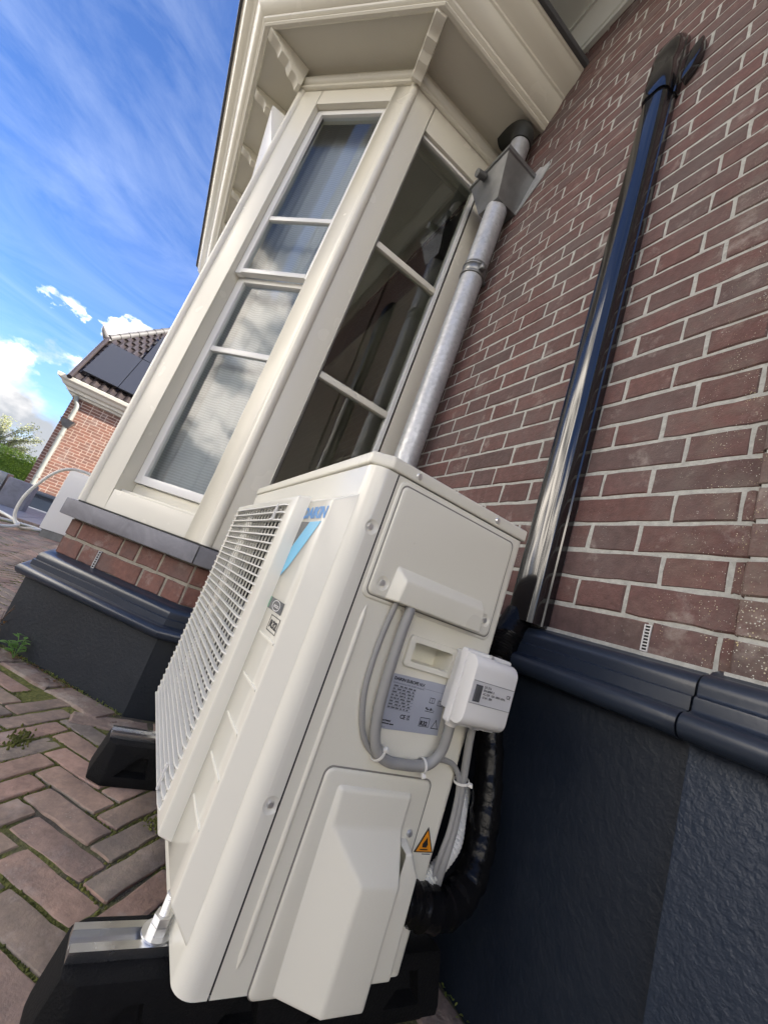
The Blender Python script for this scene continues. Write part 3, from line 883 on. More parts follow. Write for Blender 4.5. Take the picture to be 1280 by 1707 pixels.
# timber framing
def frame(F, name, pieces, mat=M['cream'], bev=.004, parent=bay):
    mb = MB()
    for p in pieces: fbox(mb, F, *p)
    mb.bevel(bev, 2); return mb.build(name, mat, parent)
ZB, ZT = -0.091, 2.395
LN = 0.6647
# canted facet next to the camera
fr = frame(FC, 'window_frame', [(0, .104, ZB, ZT, -.10, 0), (.535, LN, ZB, ZT, -.10, 0), (.104, .535, ZB, 0.0, -.10, 0), (.104, .535, 2.29, ZT, -.10, 0)], M['cream'])
up = frame(FC, 'sash', [(.106, .140, 1.18, 2.288, -.062, -.030), (.499, .533, 1.18, 2.288, -.062, -.030), (.140, .499, 1.184, 1.208, -.062, -.028), (.140, .499, 2.255, 2.288, -.062, -.030)], M['white'], .003)
lo = frame(FC, 'sash', [(.106, .145, 0.060, 1.182, -.096, -.066), (.494, .533, 0.060, 1.182, -.096, -.066), (.145, .494, 0.060, .098, -.096, -.060), (.145, .494, 1.158, 1.184, -.096, -.066)], M['white'], .003)
frame(FC, 'sill_board', [(.104, .535, .0, .012, -.098, -.030)], M['cream'], .003)
frame(FC, 'bottom_board', [(.105, .534, .012, .0585, -.098, -.084)], M['cream'], .002)
frame(FC, 'muntin', [(.140, .499, 1.520, 1.545, -.056, -.034)], M['white'], .004)
frame(FC, 'muntin', [(.145, .494, .762, .790, -.092, -.070)], M['white'], .004)
def pane(F, s0, s1, z0, z1, d, mat=M['glass']):
    mb = MB(); fbox(mb, F, s0, s1, z0, z1, d - .002, d + .002)
    # one sheet only: keep the outer face
    mb2 = MB(); mb2.face([fp(F, s0, d, z1), fp(F, s1, d, z1), fp(F, s1, d, z0), fp(F, s0, d, z0)]); mb.bm.free()
    return mb2.build('pane', mat, bay, smooth=0, recalc=False)
pane(FC, .139, .500, 1.211, 1.521, -.046); pane(FC, .139, .500, 1.544, 2.256, -.046)
pane(FC, .144, .495, .097, .763, -.082); pane(FC, .144, .495, .789, 1.151, -.082)
# net curtain hanging inside
def curtain(F, s0, s1, d, z0, z1, seed):
    rnd = random.Random(seed); mb = MB(); n = 90
    top, bot = [], []
    ph = rnd.random() * 6
    for i in range(n + 1):
        t = i / n; s = s0 + (s1 - s0) * t
        w = .005 * math.sin(t * 44 + ph) + .003 * math.sin(t * 93 + 1.3 + ph) + .003 * math.sin(t * 21)
        top.append(fp(F, s, d + w * .5, z1)); bot.append(fp(F, s + .006 * math.sin(t * 17), d + w * 1.25, z0))
    mid = [a.lerp(b, .5) + F[2] * (.004 * math.sin(i * .9)) for i, (a, b) in enumerate(zip(top, bot))]
    mb.rings([top, mid, bot], closed=False); return mb.build('curtain', M['net'], bay, smooth=80)
curtain(FC, .01, .655, -.17, -.02, 2.46, 1)
curtain(FF, .05, 2.67, -.17, -.02, 2.36, 2)
# side facet with the dark fixed light
frame(FS, 'window_frame', [(.510, .637, ZB, ZT, -.10, 0), (0.003, .112, ZB, ZT, -.10, 0), (.112, .510, ZB, .02, -.10, 0), (.112, .510, 2.225, ZT, -.10, 0)], M['cream'])
frame(FS, 'sash', [(.112, .134, .02, 2.223, -.05, -.012), (.500, .510, .02, 2.223, -.05, -.016), (.134, .500, .02, .055, -.05, -.012), (.134, .500, 2.205, 2.223, -.05, -.016)], M['white'], .003)
frame(FS, 'muntin', [(.134, .500, .752, .784, -.048, -.012)], M['cream'], .005)
frame(FS, 'muntin', [(.134, .500, 1.488, 1.520, -.048, -.012)], M['cream'], .005)
for z0, z1 in ((.054, .753), (.783, 1.489), (1.519, 2.206)): pane(FS, .133, .501, z0, z1, -.030, M['glass_side'])
# front facet and the far facets
frame(FF, 'window_frame', [(0, .104, ZB, ZT, -.10, 0), (2.616, 2.72, ZB, ZT, -.10, 0), (.104, 2.616, ZB, 0, -.10, 0), (.104, 2.616, 2.29, ZT, -.10, 0), (.90, .98, 0, 2.29, -.08, -.02), (1.74, 1.82, 0, 2.29, -.08, -.02)])
for s0, s1 in ((.104, .90), (.98, 1.74), (1.82, 2.616)):
    frame(FF, 'muntin', [(s0, s1, 1.52, 1.545, -.06, -.034)], M['white']); frame(FF, 'muntin', [(s0, s1, .76, .785, -.06, -.034)], M['white']); frame(FF, 'muntin', [(s0, s1, 1.17, 1.21, -.06, -.034)], M['white'])
    pane(FF, s0, s1, 0, 2.29, -.05)
frame(FC2, 'window_frame', [(0, LN, ZB, 0, -.1, 0), (0, .12, 0, 2.29, -.1, 0), (.54, LN, 0, 2.29, -.1, 0), (0, LN, 2.29, ZT, -.1, 0)])
pane(FC2, .12, .54, 0, 2.29, -.05)
frame(FS2, 'window_frame', [(0, .62, ZB, ZT, -.06, 0)])
# rounded corner beads
for i, (cx_, cy2) in enumerate(((1.02, .64), (1.49, 1.11), (4.21, 1.11), (4.68, .64))):
    mx = 2.85; inward = Vector((0.010 if cx_ < mx else -0.010, -0.004, 0))
    mb = MB(); mb.cyl((cx_ + inward.x, cy2 + inward.y, ZB), (cx_ + inward.x, cy2 + inward.y, ZT), .0235, n=24)
    mb.build('corner_bead', M['cream'], bay, smooth=50)
# frieze moulding under the soffit
bay_sweep([(-.03, 2.392), (.010, 2.392), (.018, 2.397), (.020, 2.408), (.014, 2.414), (.022, 2.420), (.030, 2.436), (.032, 2.448), (.012, 2.450), (.010, 2.505)], 'frieze', M['cream'])
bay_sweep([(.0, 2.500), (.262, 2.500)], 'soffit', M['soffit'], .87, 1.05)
# cornice with bead, cyma and top fillet
cor = [(.238, 2.501), (.238, 2.488), (.246, 2.484), (.262, 2.485), (.270, 2.492), (.268, 2.502), (.275, 2.506), (.282, 2.513), (.284, 2.524), (.292, 2.528), (.320, 2.553), (.335, 2.580), (.342, 2.606), (.350, 2.612), (.352, 2.622), (.372, 2.640), (.398, 2.654), (.415, 2.674), (.424, 2.698), (.432, 2.702), (.434, 2.716)]
bay_sweep(cor, 'cornice', M['cream'], .87, 1.05, smooth=28)
lip = [(.425, 2.7165), (.452, 2.7165), (.455, 2.722), (.455, 2.744), (.448, 2.748), (.30, 2.79), (-.3, 2.86)]
bay_sweep(lip, 'roof_edge', M['lead'], .87, 1.05, y0=-.02)
# carved brackets
def bracket(base, dirv, length=.235, w=.058):
    b, d = Vector(base), Vector(dirv).normalized(); n_ = Vector((-d.y, d.x, 0))
    prof = [(0, 2.4995), (0, 2.372), (.018, 2.372), (.030, 2.386), (.050, 2.398), (.072, 2.400), (.086, 2.412), (.100, 2.428), (.125, 2.432), (.148, 2.436), (.160, 2.452), (.180, 2.462), (.205, 2.464), (.222, 2.474), (length, 2.484), (length, 2.4995)]
    mb = MB()
    P = [b + d * t - n_ * w / 2 + Vector((0, 0, z)) for t, z in prof] + [b + d * t + n_ * w / 2 + Vector((0, 0, z)) for t, z in prof]
    k_ = len(prof)
    mb.poly(P, [(i, (i + 1) % k_, k_ + (i + 1) % k_, k_ + i) for i in range(k_)] + [tuple(range(k_)), tuple(range(k_, 2 * k_))])
    mb.bevel(.003, 1, 50)
    return mb.build('bracket', M['cream'], bay)
for dA, dB in ((bay_plan(.02), bay_plan(.24, .87, 1.05)),):
    for i in (1, 2, 3, 4):
        a_, b_ = Vector((*dA[i], 0)), Vector((*dB[i], 0))
        bracket(a_, b_ - a_, (b_ - a_).length)
for s in (.30, .72, 1.14, 1.56, 1.98, 2.40):
    bracket(fp(FF, s, .02, 0), FF[2], .23)
# casing box of a blind on the front facet, its end seen edge-on
mb = MB(); mb.prism([(1.112, 2.02), (1.155, 2.12), (1.215, 2.26), (1.22, 2.30), (1.112, 2.30)], 'x', 1.60, 4.10); mb.bevel(.004, 2)
mb.build('blind_casing', M['white'], bay)

# ================================================================ RAIN PIPE
PX, PY = 0.805, 0.078
dp = thing('downpipe', 'galvanised zinc downpipe with square hopper beside the bay window', 'downpipe', (PX, PY, GZ))
mb = MB(); mb.cyl((PX, PY, GZ), (PX, PY, 1.905), .053, n=32); mb.build('pipe', M['zinc'], dp, smooth=60)
mb = MB()
for z0, z1, r_ in ((1.475, 1.487, .0585), (1.487, 1.525, .0560), (1.525, 1.537, .0585), (1.540, 1.548, .056)): mb.cyl((PX, PY, z0), (PX, PY, z1), r_, n=32)
mb.box(PX - .078, PX - .05, PY - .012, PY + .012, 1.492, 1.52); mb.box(PX - .01, PX + .01, 0, PY - .05, 1.495, 1.515)
mb.bevel(.002, 1, 50); mb.build('collar', M['dark_zinc'], dp, smooth=50)
hop = MB()
B = [(.750, .004), (.882, .004), (.882, .125), (.750, .125)]
T = [(.690, .004), (.950, .004), (.950, .185), (.690, .185)]
hop.poly([(x, y, 1.90) for x, y in B] + [(x, y, 2.075) for x, y in T], [(3, 2, 1, 0), (0, 1, 5, 4), (1, 2, 6, 5), (2, 3, 7, 6), (3, 0, 4, 7)])
ho = hop.build('hopper', M['dark_zinc'], dp, smooth=0)
mb = MB()
mb.poly([(x, y, 2.075) for x, y in T] + [(.682, .004, 2.078), (.958, .004, 2.078), (.958, .193, 2.078), (.682, .193, 2.078)] + [(.682, .004, 2.100), (.958, .004, 2.100), (.958, .193, 2.100), (.682, .193, 2.100)] + [(.70, .012, 2.100), (.94, .012, 2.100), (.94, .177, 2.100), (.70, .177, 2.100)],
        [(0, 1, 5, 4), (1, 2, 6, 5), (2, 3, 7, 6), (3, 0, 4, 7), (4, 5, 9, 8), (5, 6, 10, 9), (6, 7, 11, 10), (7, 4, 8, 11), (8, 9, 13, 12), (9, 10, 14, 13), (10, 11, 15, 14), (11, 8, 12, 15)])
mb.build('hopper_rim', M['dark_zinc'], ho, smooth=0)
mb = MB(); mb.face([(.70, .012, 2.08), (.94, .012, 2.08), (.94, .177, 2.08), (.70, .177, 2.08)]); mb.build('hopper_inside', M['dark'], ho, smooth=0)
mb = MB(); mb.tube([(.845, .185, 2.06), (.845, .23, 2.045)], [.019, .019], 16); mb.build('overflow_spout', M['dark_zinc'], ho, smooth=50)
mb = MB(); mb.prism([(.745, 1.895), (.625, 2.02), (.600, 2.075), (.612, 2.115), (.640, 2.105), (.668, 2.132), (.692, 2.125), (.76, 2.03)], 'y', .001, .0045); mb.build('wall_plate', M['zinc'], dp, smooth=0)
mb = MB(); mb.cyl((PX, PY, 2.06), (PX, PY, 2.36), .050, n=28); mb.build('pipe', M['zinc'], dp, smooth=60)
mb = MB(); mb.tube([(PX, PY, 2.34), (PX, PY, 2.40), (PX + .03, PY + .004, 2.46), (PX + .085, PY + .012, 2.505), (PX + .15, PY + .02, 2.53)], .056, 24, 5); mb.build('elbow', M['black_pvc'], dp, smooth=70)

# ================================================================ BLACK TRUNKING ON THE WALL
td = thing('pipe_trunking', 'tall glossy black pipe trunking fixed upright to the brick wall', 'trunking', (0.05, 0, 0))
def shx(z): return -0.010 + 0.0145 * z
prof = [(0.000, .001), (0.000, .022), (.0035, .0245), (.0035, .036), (.006, .050), (.013, .059), (.024, .064), (.062, .064), (.074, .060), (.0815, .050), (.084, .036), (.084, .0245), (.0875, .022), (.0875, .001)]
def duct(pr, z0, z1, name, mat, grow=0.0):
    mb = MB(); cx0 = .044
    rg = []
    for z in (z0, z1):
        rg.append([(cx0 + (x - cx0) * (1 + grow) + shx(z), max(.001, y * (1 + grow * .8)), z) for x, y in pr])
    mb.rings(rg); return mb.build(name, mat, td, smooth=28)
duct(prof, 0.0, 1.86, 'cover', M['duct'])
# wall inlet cap
mb = MB(); rg = []
for z, g1, g2 in ((1.775, .10, 1.09), (1.79, .13, 1.12), (1.90, .13, 1.12), (1.905, .10, 1.08), (1.96, .10, 1.08), (2.02, .06, .98), (2.06, .0, .80), (2.085, -.08, .50), (2.095, -.12, .15)):
    rg.append([(.044 + (x - .044) * (1 + g1) + shx(z), max(.001, y * g2), z) for x, y in prof])
mb.rings(rg); cap = mb.build('end_cap', M['duct'], td, smooth=35)
mb = MB(); mb.prism([(-.004, 1.80), (-.030, 1.83), (-.046, 1.88), (-.046, 1.955), (-.020, 1.945), (-.004, 1.90)], 'y', .002, .030); mb.bevel(.004, 2); mb.build('side_flange', M['duct'], cap)

# ================================================================ HEAT PUMP OUTDOOR UNIT
XA = -0.10
hp = thing('heat_pump', 'ivory outdoor heat pump unit with front fan grille beside the brick wall', 'heat pump', (0.32, 0.42, -0.592))
Z0, Z1 = -0.592, 0.1225
# hollow case
cs = MB()
def wallx(mb, x0, x1, hole, y0, y1, z0, z1):
    hy0, hy1, hz0, hz1 = hole
    ys, zs = [y0, hy0, hy1, y1], [z0, hz0, hz1, z1]
    for i in range(3):
        for j in range(3):
            if i == 1 and j == 1: continue
            mb.face([(x0, ys[i], zs[j]), (x0, ys[i], zs[j + 1]), (x0, ys[i + 1], zs[j + 1]), (x0, ys[i + 1], zs[j])])
    # pocket
    px = x0 + .038
    for a, b in (((hy0, hz0), (hy1, hz0)), ((hy1, hz0), (hy1, hz1)), ((hy1, hz1), (hy0, hz1)), ((hy0, hz1), (hy0, hz0))):
        mb.face([(x0, *a), (x0, *b), (px, b[0], b[1]), (px, a[0], a[1])])
    mb.face([(px, hy0, hz0), (px, hy1, hz0), (px, hy1, hz1), (px, hy0, hz1)])
wallx(cs, XA, XA + .01, (.336, .418, -.1445, -.112), .258, .5435, Z0, Z1)
# rounded rear corner
arc = [(XA + .013 - .013 * math.cos(t), .258 - .013 * math.sin(t)) for t in [i * math.pi / 12 for i in range(7)]]
for a, b in zip(arc[:-1], arc[1:]): cs.face([(a[0], a[1], Z0), (a[0], a[1], Z1), (b[0], b[1], Z1), (b[0], b[1], Z0)])
cs.face([(XA + .013, .245, Z0), (XA + .013, .245, Z1), (.74, .245, Z1), (.74, .245, Z0)])
cs.face([(.74, .245, Z0), (.74, .245, Z1), (.74, .585, Z1), (.74, .585, Z0)])
cs.face([(XA, .258, Z0), (XA, .5435, Z0), (.74, .5435, Z0), (.74, .245, Z0), (XA + .013, .245, Z0)])
case = cs.build('casing', M['ivory'], hp, smooth=40)
mb = MB(); mb.box(XA + .055, .73, .300, .5470, Z0 + .004, Z1 + .001); mb.box(XA + .004, XA + .05, .530, .5475, Z0 + .002, Z1 + .001)
mb.build('inner_shell', M['seam'], hp, smooth=0)
# front panel tier 1 (wraps round the corner)
def plan_prism(mb, pts, z0, z1): mb.prism(pts, 'z', z0, z1)
f1 = MB(); corner = [(XA, .5462), (XA, .560)] + [(XA + .028 - .028 * math.cos(t), .560 + .028 * math.sin(t)) for t in [i * math.pi / 16 for i in range(1, 9)]]
f1.box(-.0705, .120, .5462, .588, Z0, Z1)
f1.box(.120, .64, .5462, .588, .040, Z1); f1.box(.120, .64, .5462, .588, Z0, -.50); f1.box(.64, .742, .5462, .588, Z0, Z1)
front = f1.build('front_panel', M['ivory_front'], hp, smooth=40)
fs = MB(); plan_prism(fs, corner + [(-.0705, .588), (-.0705, .5462)], Z0, Z1); front_side = fs.build('corner_panel', M['ivory_front'], hp, smooth=40)
carve(front_side, [ball((XA - .0165, .5600, .027), .0205), ball((XA - .0165, .5560, -.370), .0205)])
# tier 2: raised field carrying the maker's strip
f2 = MB()
def tier(mb, x0, x1, ya, yb, z0, z1, s0, s1, st, sb):
    P = [(x0, ya, z0), (x1, ya, z0), (x1, ya, z1), (x0, ya, z1), (x0 + s0, yb, z0 + sb), (x1 - s1, yb, z0 + sb), (x1 - s1, yb, z1 - st), (x0 + s0, yb, z1 - st)]
    mb.poly(P, [(4, 5, 6, 7), (0, 1, 5, 4), (1, 2, 6, 5), (2, 3, 7, 6), (3, 0, 4, 7)])
tier(f2, -.078, .120, .5875, .618, -.550, .072, .022, .0, .022, .030)
tier(f2, .120, .660, .5875, .618, -.550, -.505, .0, .012, .0, .030)
tier(f2, .120, .660, .5875, .618, .036, .072, .0, .012, .022, .0)
f2.bevel(.0035, 3, 25); f2.build('front_relief', M['ivory_front'], hp, smooth=30)
# grille frame
gf = MB()
def ring_frame(mb, o, i_, ya, yb, slant):
    ox0, ox1, oz0, oz1 = o; ix0, ix1, iz0, iz1 = i_
    s = slant
    A = [(ox0, ya, oz0), (ox1, ya, oz0), (ox1, ya, oz1), (ox0, ya, oz1)]
    Bq = [(ox0 + s, yb, oz0 + s), (ox1 - s, yb, oz0 + s), (ox1 - s, yb, oz1 - .006), (ox0 + s, yb, oz1 - .006)]
    Cq = [(ix0, yb, iz0), (ix1, yb, iz0), (ix1, yb, iz1), (ix0, yb, iz1)]
    Dq = [(ix0, yb - .030, iz0), (ix1, yb - .030, iz0), (ix1, yb - .030, iz1), (ix0, yb - .030, iz1)]
    P = A + Bq + Cq + Dq
    F = []
    for base in (0, 4, 8):
        for i in range(4): F.append((base + i, base + (i + 1) % 4, base + 4 + (i + 1) % 4, base + 4 + i))
    mb.poly(P, F)
ring_frame(gf, (.0495, .645, -.512, .0600), (.106, .622, -.498, .040), .6175, .640, .006)
gf.bevel(.004, 3, 25); gfr = gf.build('grille_frame', M['ivory_front'], hp, smooth=30)
# grille bars, wrapped round the frame edge
gb = MB(); nb = 35
for i in range(nb):
    z = -.494 + (.531) * i / (nb - 1)
    h_ = .0014
    pth = [(.094, .6385), (.104, .6430), (.116, .6445), (.621, .6445)]
    P = []
    for (x, y) in pth: P += [(x, y, z - h_), (x, y, z + h_), (x, y - .007, z + h_), (x, y - .007, z - h_)]
    n4 = len(pth)
    F = []
    for a in range(n4 - 1):
        for b in range(4): F.append((a * 4 + b, a * 4 + (b + 1) % 4, a * 4 + 4 + (b + 1) % 4, a * 4 + 4 + b))
    F += [(3, 2, 1, 0), (n4 * 4 - 4, n4 * 4 - 3, n4 * 4 - 2, n4 * 4 - 1)]
    gb.poly(P, F)
for i in range(19):
    x = .122 + .498 * i / 18
    gb.box(x - .0014, x + .0014, .6352, .6374, -.497, .039)
tag(gb.build('grille', M['grille'], hp, smooth=0), kind='stuff')
# clips on the grille
gc = MB(); gc.prism([(.150, .004), (.172, .004), (.172, .008), (.156, .008), (.156, .039), (.150, .039)], 'y', .6435, .6470); gc.build('grille_clip', M['white_plastic'], hp, smooth=0)
gc = MB(); gc.box(.150, .156, .6435, .6470, -.492, -.450); gc.build('grille_clip', M['white_plastic'], hp, smooth=0)
# fan, shroud and fins in the dark behind the grille
fn = MB(); cxf, czf = .365, -.23
fn.tube([(cxf, .585, czf), (cxf, .56, czf)], [.055, .075], 24)
for k_ in range(3):
    a0 = k_ * 2.094 + .4
    P = []
    for t in range(6):
        r_ = .06 + .19 * t / 5
        for da, yy in ((-.42, .572), (.42, .586 - .0 * t)):
            P.append((cxf + r_ * math.cos(a0 + da * (1 - .2 * t / 5)), yy, czf + r_ * math.sin(a0 + da * (1 - .2 * t / 5))))
    fn.poly(P, [(2 * t, 2 * t + 1, 2 * t + 3, 2 * t + 2) for t in range(5)])
fn.build('fan', M['fan'], hp, smooth=40)
# top plate
tp = MB()
plan_prism(tp, [(XA - .003, .243), (XA - .003, .562), (XA + .022, .592), (.745, .592), (.745, .243)], .1245, .1465)
tp.bevel(.0045, 3, 25); tp.build('top_plate', M['ivory'], hp, smooth=40)
def screw(y, z, x, parent=hp, r=.0058):
    mb = MB(); mb.cyl((x, y, z), (x - .0035, y, z), r, r * .72, 16); mb.cyl((x - .0035, y, z), (x - .0037, y, z), r * .4, r * .38, 8)
    return mb.build('screw', M['steel'], parent, smooth=40)
def dimple(y, z, x, r=.013, parent=hp, mat=None):
    mb = MB(); n = 24
    rg = []
    for rr, dx in ((r, -.0004), (r * .93, -.0022), (r * .78, -.0022), (r * .62, -.0006), (r * .3, -.0004)):
        rg.append([(x + dx, y + rr * math.cos(6.2832 * i / n), z + rr * math.sin(6.2832 * i / n)) for i in range(n)])
    mb.rings(rg, caps=False); mb.face(rg[-1])
    mb.build('screw_dimple', mat or M['ivory'], parent, smooth=70)
    screw(y, z, x - .0008, parent)
for y, z in ((.511, .1350), (.325, .1350)): screw(y, z, XA - .003)
screw(.560, .027, XA + .0036); screw(.556, -.370, XA + .0036)
# service cover with cable hood
def rrect(y0, y1, z0, z1, r, n=6):
    pts = []
    for cy_0, cz_0, a0 in ((y1 - r, z1 - r, 0), (y0 + r, z1 - r, 90), (y0 + r, z0 + r, 180), (y1 - r, z0 + r, 270)):
        for i in range(n + 1):
            a = R(a0 + 90 * i / n); pts.append((cy_0 + r * math.cos(a), cz_0 + r * math.sin(a)))
    return pts
def plate(name, pts, x0, x1, mat, parent=hp, bev=.002):
    mb = MB(); n = len(pts); cy0 = sum(p[0] for p in pts) / n; cz0 = sum(p[1] for p in pts) / n
    def sh(d): return [(cy0 + (y - cy0) * (1 - d / max(.02, abs(y - cy0) + 1e-6) * (abs(y - cy0) > 1e-6)), cz0 + (z - cz0) * (1 - d / max(.02, abs(z - cz0) + 1e-6))) for y, z in pts]
    rg = [[(x0, y, z) for y, z in pts], [(x1 + bev, y, z) for y, z in pts], [(x1 + bev * .3, y, z) for y, z in sh(bev * .6)], [(x1, y, z) for y, z in sh(bev * 1.6)]]
    mb.rings(rg); return mb.build(name, mat, parent, smooth=50)
plate('cover_rim', rrect(.266, .5385, -.074, .1175, .013), XA + .002, XA - .0030, M['ivory'])
plate('cover_gap_shade', rrect(.2705, .5335, -.069, .1125, .011), XA, XA - .0034, M['gap'], bev=.0002)
sc_ = plate('service_cover', rrect(.2725, .5315, -.067, .1100, .010), XA, XA - .0065, M['ivory'], bev=.0030)
carve(sc_, [ball((XA - .0065 - .0165, .511, -.046), .0200), ball((XA - .0065 - .0165, .290, -.041), .0200)])
hd = MB()
hd.poly([(XA - .005, .496, -.011), (XA - .005, .307, -.011), (XA - .005, .303, -.066), (XA - .005, .500, -.066), (XA - .024, .482, -.030), (XA - .024, .314, -.028), (XA - .024, .310, -.0655), (XA - .024, .486, -.0655)],
        [(4, 5, 6, 7), (0, 1, 5, 4), (1, 2, 6, 5), (3, 0, 4, 7), (2, 3, 7, 6)])
hd.bevel(.0035, 3, 20); hd.build('cable_hood', M['ivory'], sc_, smooth=40)
screw(.511, -.046, XA - .0030); screw(.290, -.041, XA - .0030)
# grip recess rim
gr = MB()
oo, ii = rrect(.326, .428, -.1525, -.1035, .006), rrect(.337, .417, -.1435, -.1130, .003)
gr.rings([[(XA + .001, y, z) for y, z in oo], [(XA - .0055, y, z) for y, z in oo], [(XA - .0065, y + (.0012 if y < .377 else -.0012), z + (.001 if z < -.128 else -.001)) for y, z in oo], [(XA - .0065, y, z) for y, z in ii], [(XA + .004, y, z) for y, z in ii]], caps=False)
gr.build('grip_recess', M['ivory'], hp, smooth=40)
# pressed bead along the seam
mb = MB(); mb.tube([(XA + .0015, .5215, -.085), (XA + .0012, .5215, -.10), (XA + .0012, .5215, -.545), (XA + .0015, .5215, -.56)], [.002, .0045, .0045, .002], 12)
mb.build('pressed_bead', M['ivory'], hp, smooth=70)
# lower valve plate and pipe cover
plate('valve_plate', rrect(.2985, .4945, -.62 + .022, -.3125, .012), XA, XA - .0042, M['ivory'], bev=.0028)
plate('plate_edge_shade', rrect(.2965, .4965, -.5985, -.3105, .013), XA, XA - .0015, M['gap'], bev=.0004)
pc = MB()
x_ = lambda p: XA - p
pc.poly([(x_(.003), .470, -.332), (x_(.003), .334, -.332), (x_(.010), .463, -.336), (x_(.010), .337, -.336),      # 0-3 top edge
         (x_(.010), .4605, -.383), (x_(.010), .336, -.383),                                                          # 4,5 shoulder
         (x_(.042), .404, -.441), (x_(.042), .338, -.441),                                                           # 6,7 ridge
         (x_(.042), .404, -.595), (x_(.042), .338, -.595),                                                           # 8,9 bottom outer
         (x_(.003), .4625, -.595), (x_(.003), .326, -.595), (x_(.003), .470, -.383), (x_(.003), .330, -.383)],        # 10..13 at the plate
        [(0, 1, 3, 2), (2, 3, 5, 4), (4, 5, 7, 6), (6, 7, 9, 8), (0, 2, 4, 12), (12, 4, 6, 8, 10), (1, 13, 5, 3), (13, 11, 9, 7, 5), (10, 8, 9, 11)])
pc.bevel(.0050, 3, 18); pcv = pc.build('pipe_cover', M['ivory_plastic'], hp, smooth=40)
pc2 = MB()
pc2.poly([(x_(.003), .336, -.398), (x_(.003), .318, -.396), (x_(.034), .337, -.402), (x_(.034), .325, -.402), (x_(.034), .337, -.432), (x_(.034), .303, -.434), (x_(.003), .295, -.432), (x_(.034), .337, -.568), (x_(.034), .299, -.568), (x_(.003), .290, -.571), (x_(.003), .336, -.571)],
         [(0, 1, 3, 2), (2, 3, 5, 8, 7, 4), (1, 6, 5, 3), (6, 9, 8, 5), (7, 8, 9, 10)])
pc2.bevel(.004, 3, 18); pc2.build('pipe_cover_flank', M['ivory_plastic'], pcv, smooth=40)
mb = MB(); mb.box(XA - .014, XA, .268, .292, -.572, -.50); mb.bevel(.003, 2); mb.build('pipe_cover_tab', M['ivory_plastic'], pcv)
screw(.316, -.390, XA - .004)
# base rail under the case
mb = MB(); mb.box(XA + .02, .70, .27, .52, -.600, -.5925); mb.build('base_pan', M['seam'], hp, smooth=0)

# ---- print on the unit
UR, UU = (0, -1, 0), (0, 0, 1)         # side face: reading direction and up
FR = (-1, 0, 0)                         # front face reading direction
npx = XA - .0012
mb = MB(); mb.face([(npx, .4365, -.1675), (npx, .325, -.1640), (npx, .315, -.2440), (npx, .4365, -.2500)])
npl = mb.build('nameplate', M['plate'], hp, smooth=0)
tx = npx - .0006
def sl_(txt, y, z, size, mat=M['ink'], bold=0.0, par=npl, width=None): return lettering(txt, size, (tx, y, z), UR, UU, mat, par, bold, width=width)
sl_('DAIKIN EUROPE N.V.', .4325, -.1760, .0066, M['ink'], .00022, width=.062)
sl_('Zandvoordestraat 300, B-8400 Oostende', .4325, -.1810, .0036, M['grey_ink'], width=.062)
rules = MB()
for i in range(8):
    z = -.1865 - i * .0046
    rules.box(tx - .0001, tx, .384, .4300, z, z + .0004)
    rt = random.Random(i)
    y = .429
    while y > .388:
        w_ = rt.uniform(.003, .009)
        rules.box(tx - .0001, tx, max(.386, y - w_), y, z + .0011, z + .0031); y -= w_ + rt.uniform(.0012, .005)
rules.box(tx - .0001, tx, .3275, .3730, -.1785, -.1782)
rules.build('print_table', M['grey_ink'], npl, smooth=0)
sl_('CE', .4000, -.2300, .0085, M['ink'], .0003); sl_('UK', .3870, -.2262, .0042, M['ink'], .0002); sl_('CA', .3870, -.2302, .0042, M['ink'], .0002)
sl_('R32', .3585, -.2330, .0092, M['ink'], .0004)
def outline(pts, w, x, parent, mat, name='print_frame'):
    mb = MB(); n = len(pts); cy0 = sum(p[0] for p in pts) / n; cz0 = sum(p[1] for p in pts) / n
    for i in range(n):
        a, b = Vector(pts[i]), Vector(pts[(i + 1) % n]); d = (b - a).normalized() * 0; nn = Vector((-(b - a).y, (b - a).x)).normalized() * w
        if (Vector((cy0, cz0)) - a).dot(nn) < 0: nn = -nn
        mb.face([(x, *a), (x, *b), (x, *(b + nn)), (x, *(a + nn))])
    return mb.build(name, mat, parent, smooth=0)
outline([(.3605, -.2215), (.3405, -.2205), (.3395, -.2345), (.3600, -.2355)], .0008, tx, npl, M['ink'])
outline([(.3275, -.2205), (.3195, -.2345), (.3345, -.2350)], .0011, tx, npl, M['ink'])
mb = MB()
for a in ((.3525, -.1890), (.3345, -.1905)):
    y, z = a
    for k_ in range(2): mb.box(tx - .0001, tx, y - .0052 * k_ - .0045, y - .0052 * k_, z - .0085, z - .0077); mb.box(tx - .0001, tx, y - .0052 * k_ - .0045, y - .0052 * k_, z - .0008, z)
    for k_ in range(3): mb.box(tx - .0001, tx, y - .0049 * k_ - .0006, y - .0049 * k_, z - .0085, z)
for k_ in range(6): mb.box(tx - .0001, tx, .3560 - .0032 * k_ - .0028, .3560 - .0032 * k_, -.2075 - .0012 * (k_ % 2), -.2050 - .0016 * (k_ % 3))
mb.box(tx - .0001, tx, .3372, .3560, -.2112, -.2104)
mb.build('print_symbols', M['ink'], npl, smooth=0)
sl_('Fluorinated', .4330, -.2380, .0040, M['ink'], .0002); sl_('greenhouse gases', .4330, -.2420, .0036, M['ink'], .0002); sl_('Made in', .4330, -.2475, .0036, M['grey_ink'])
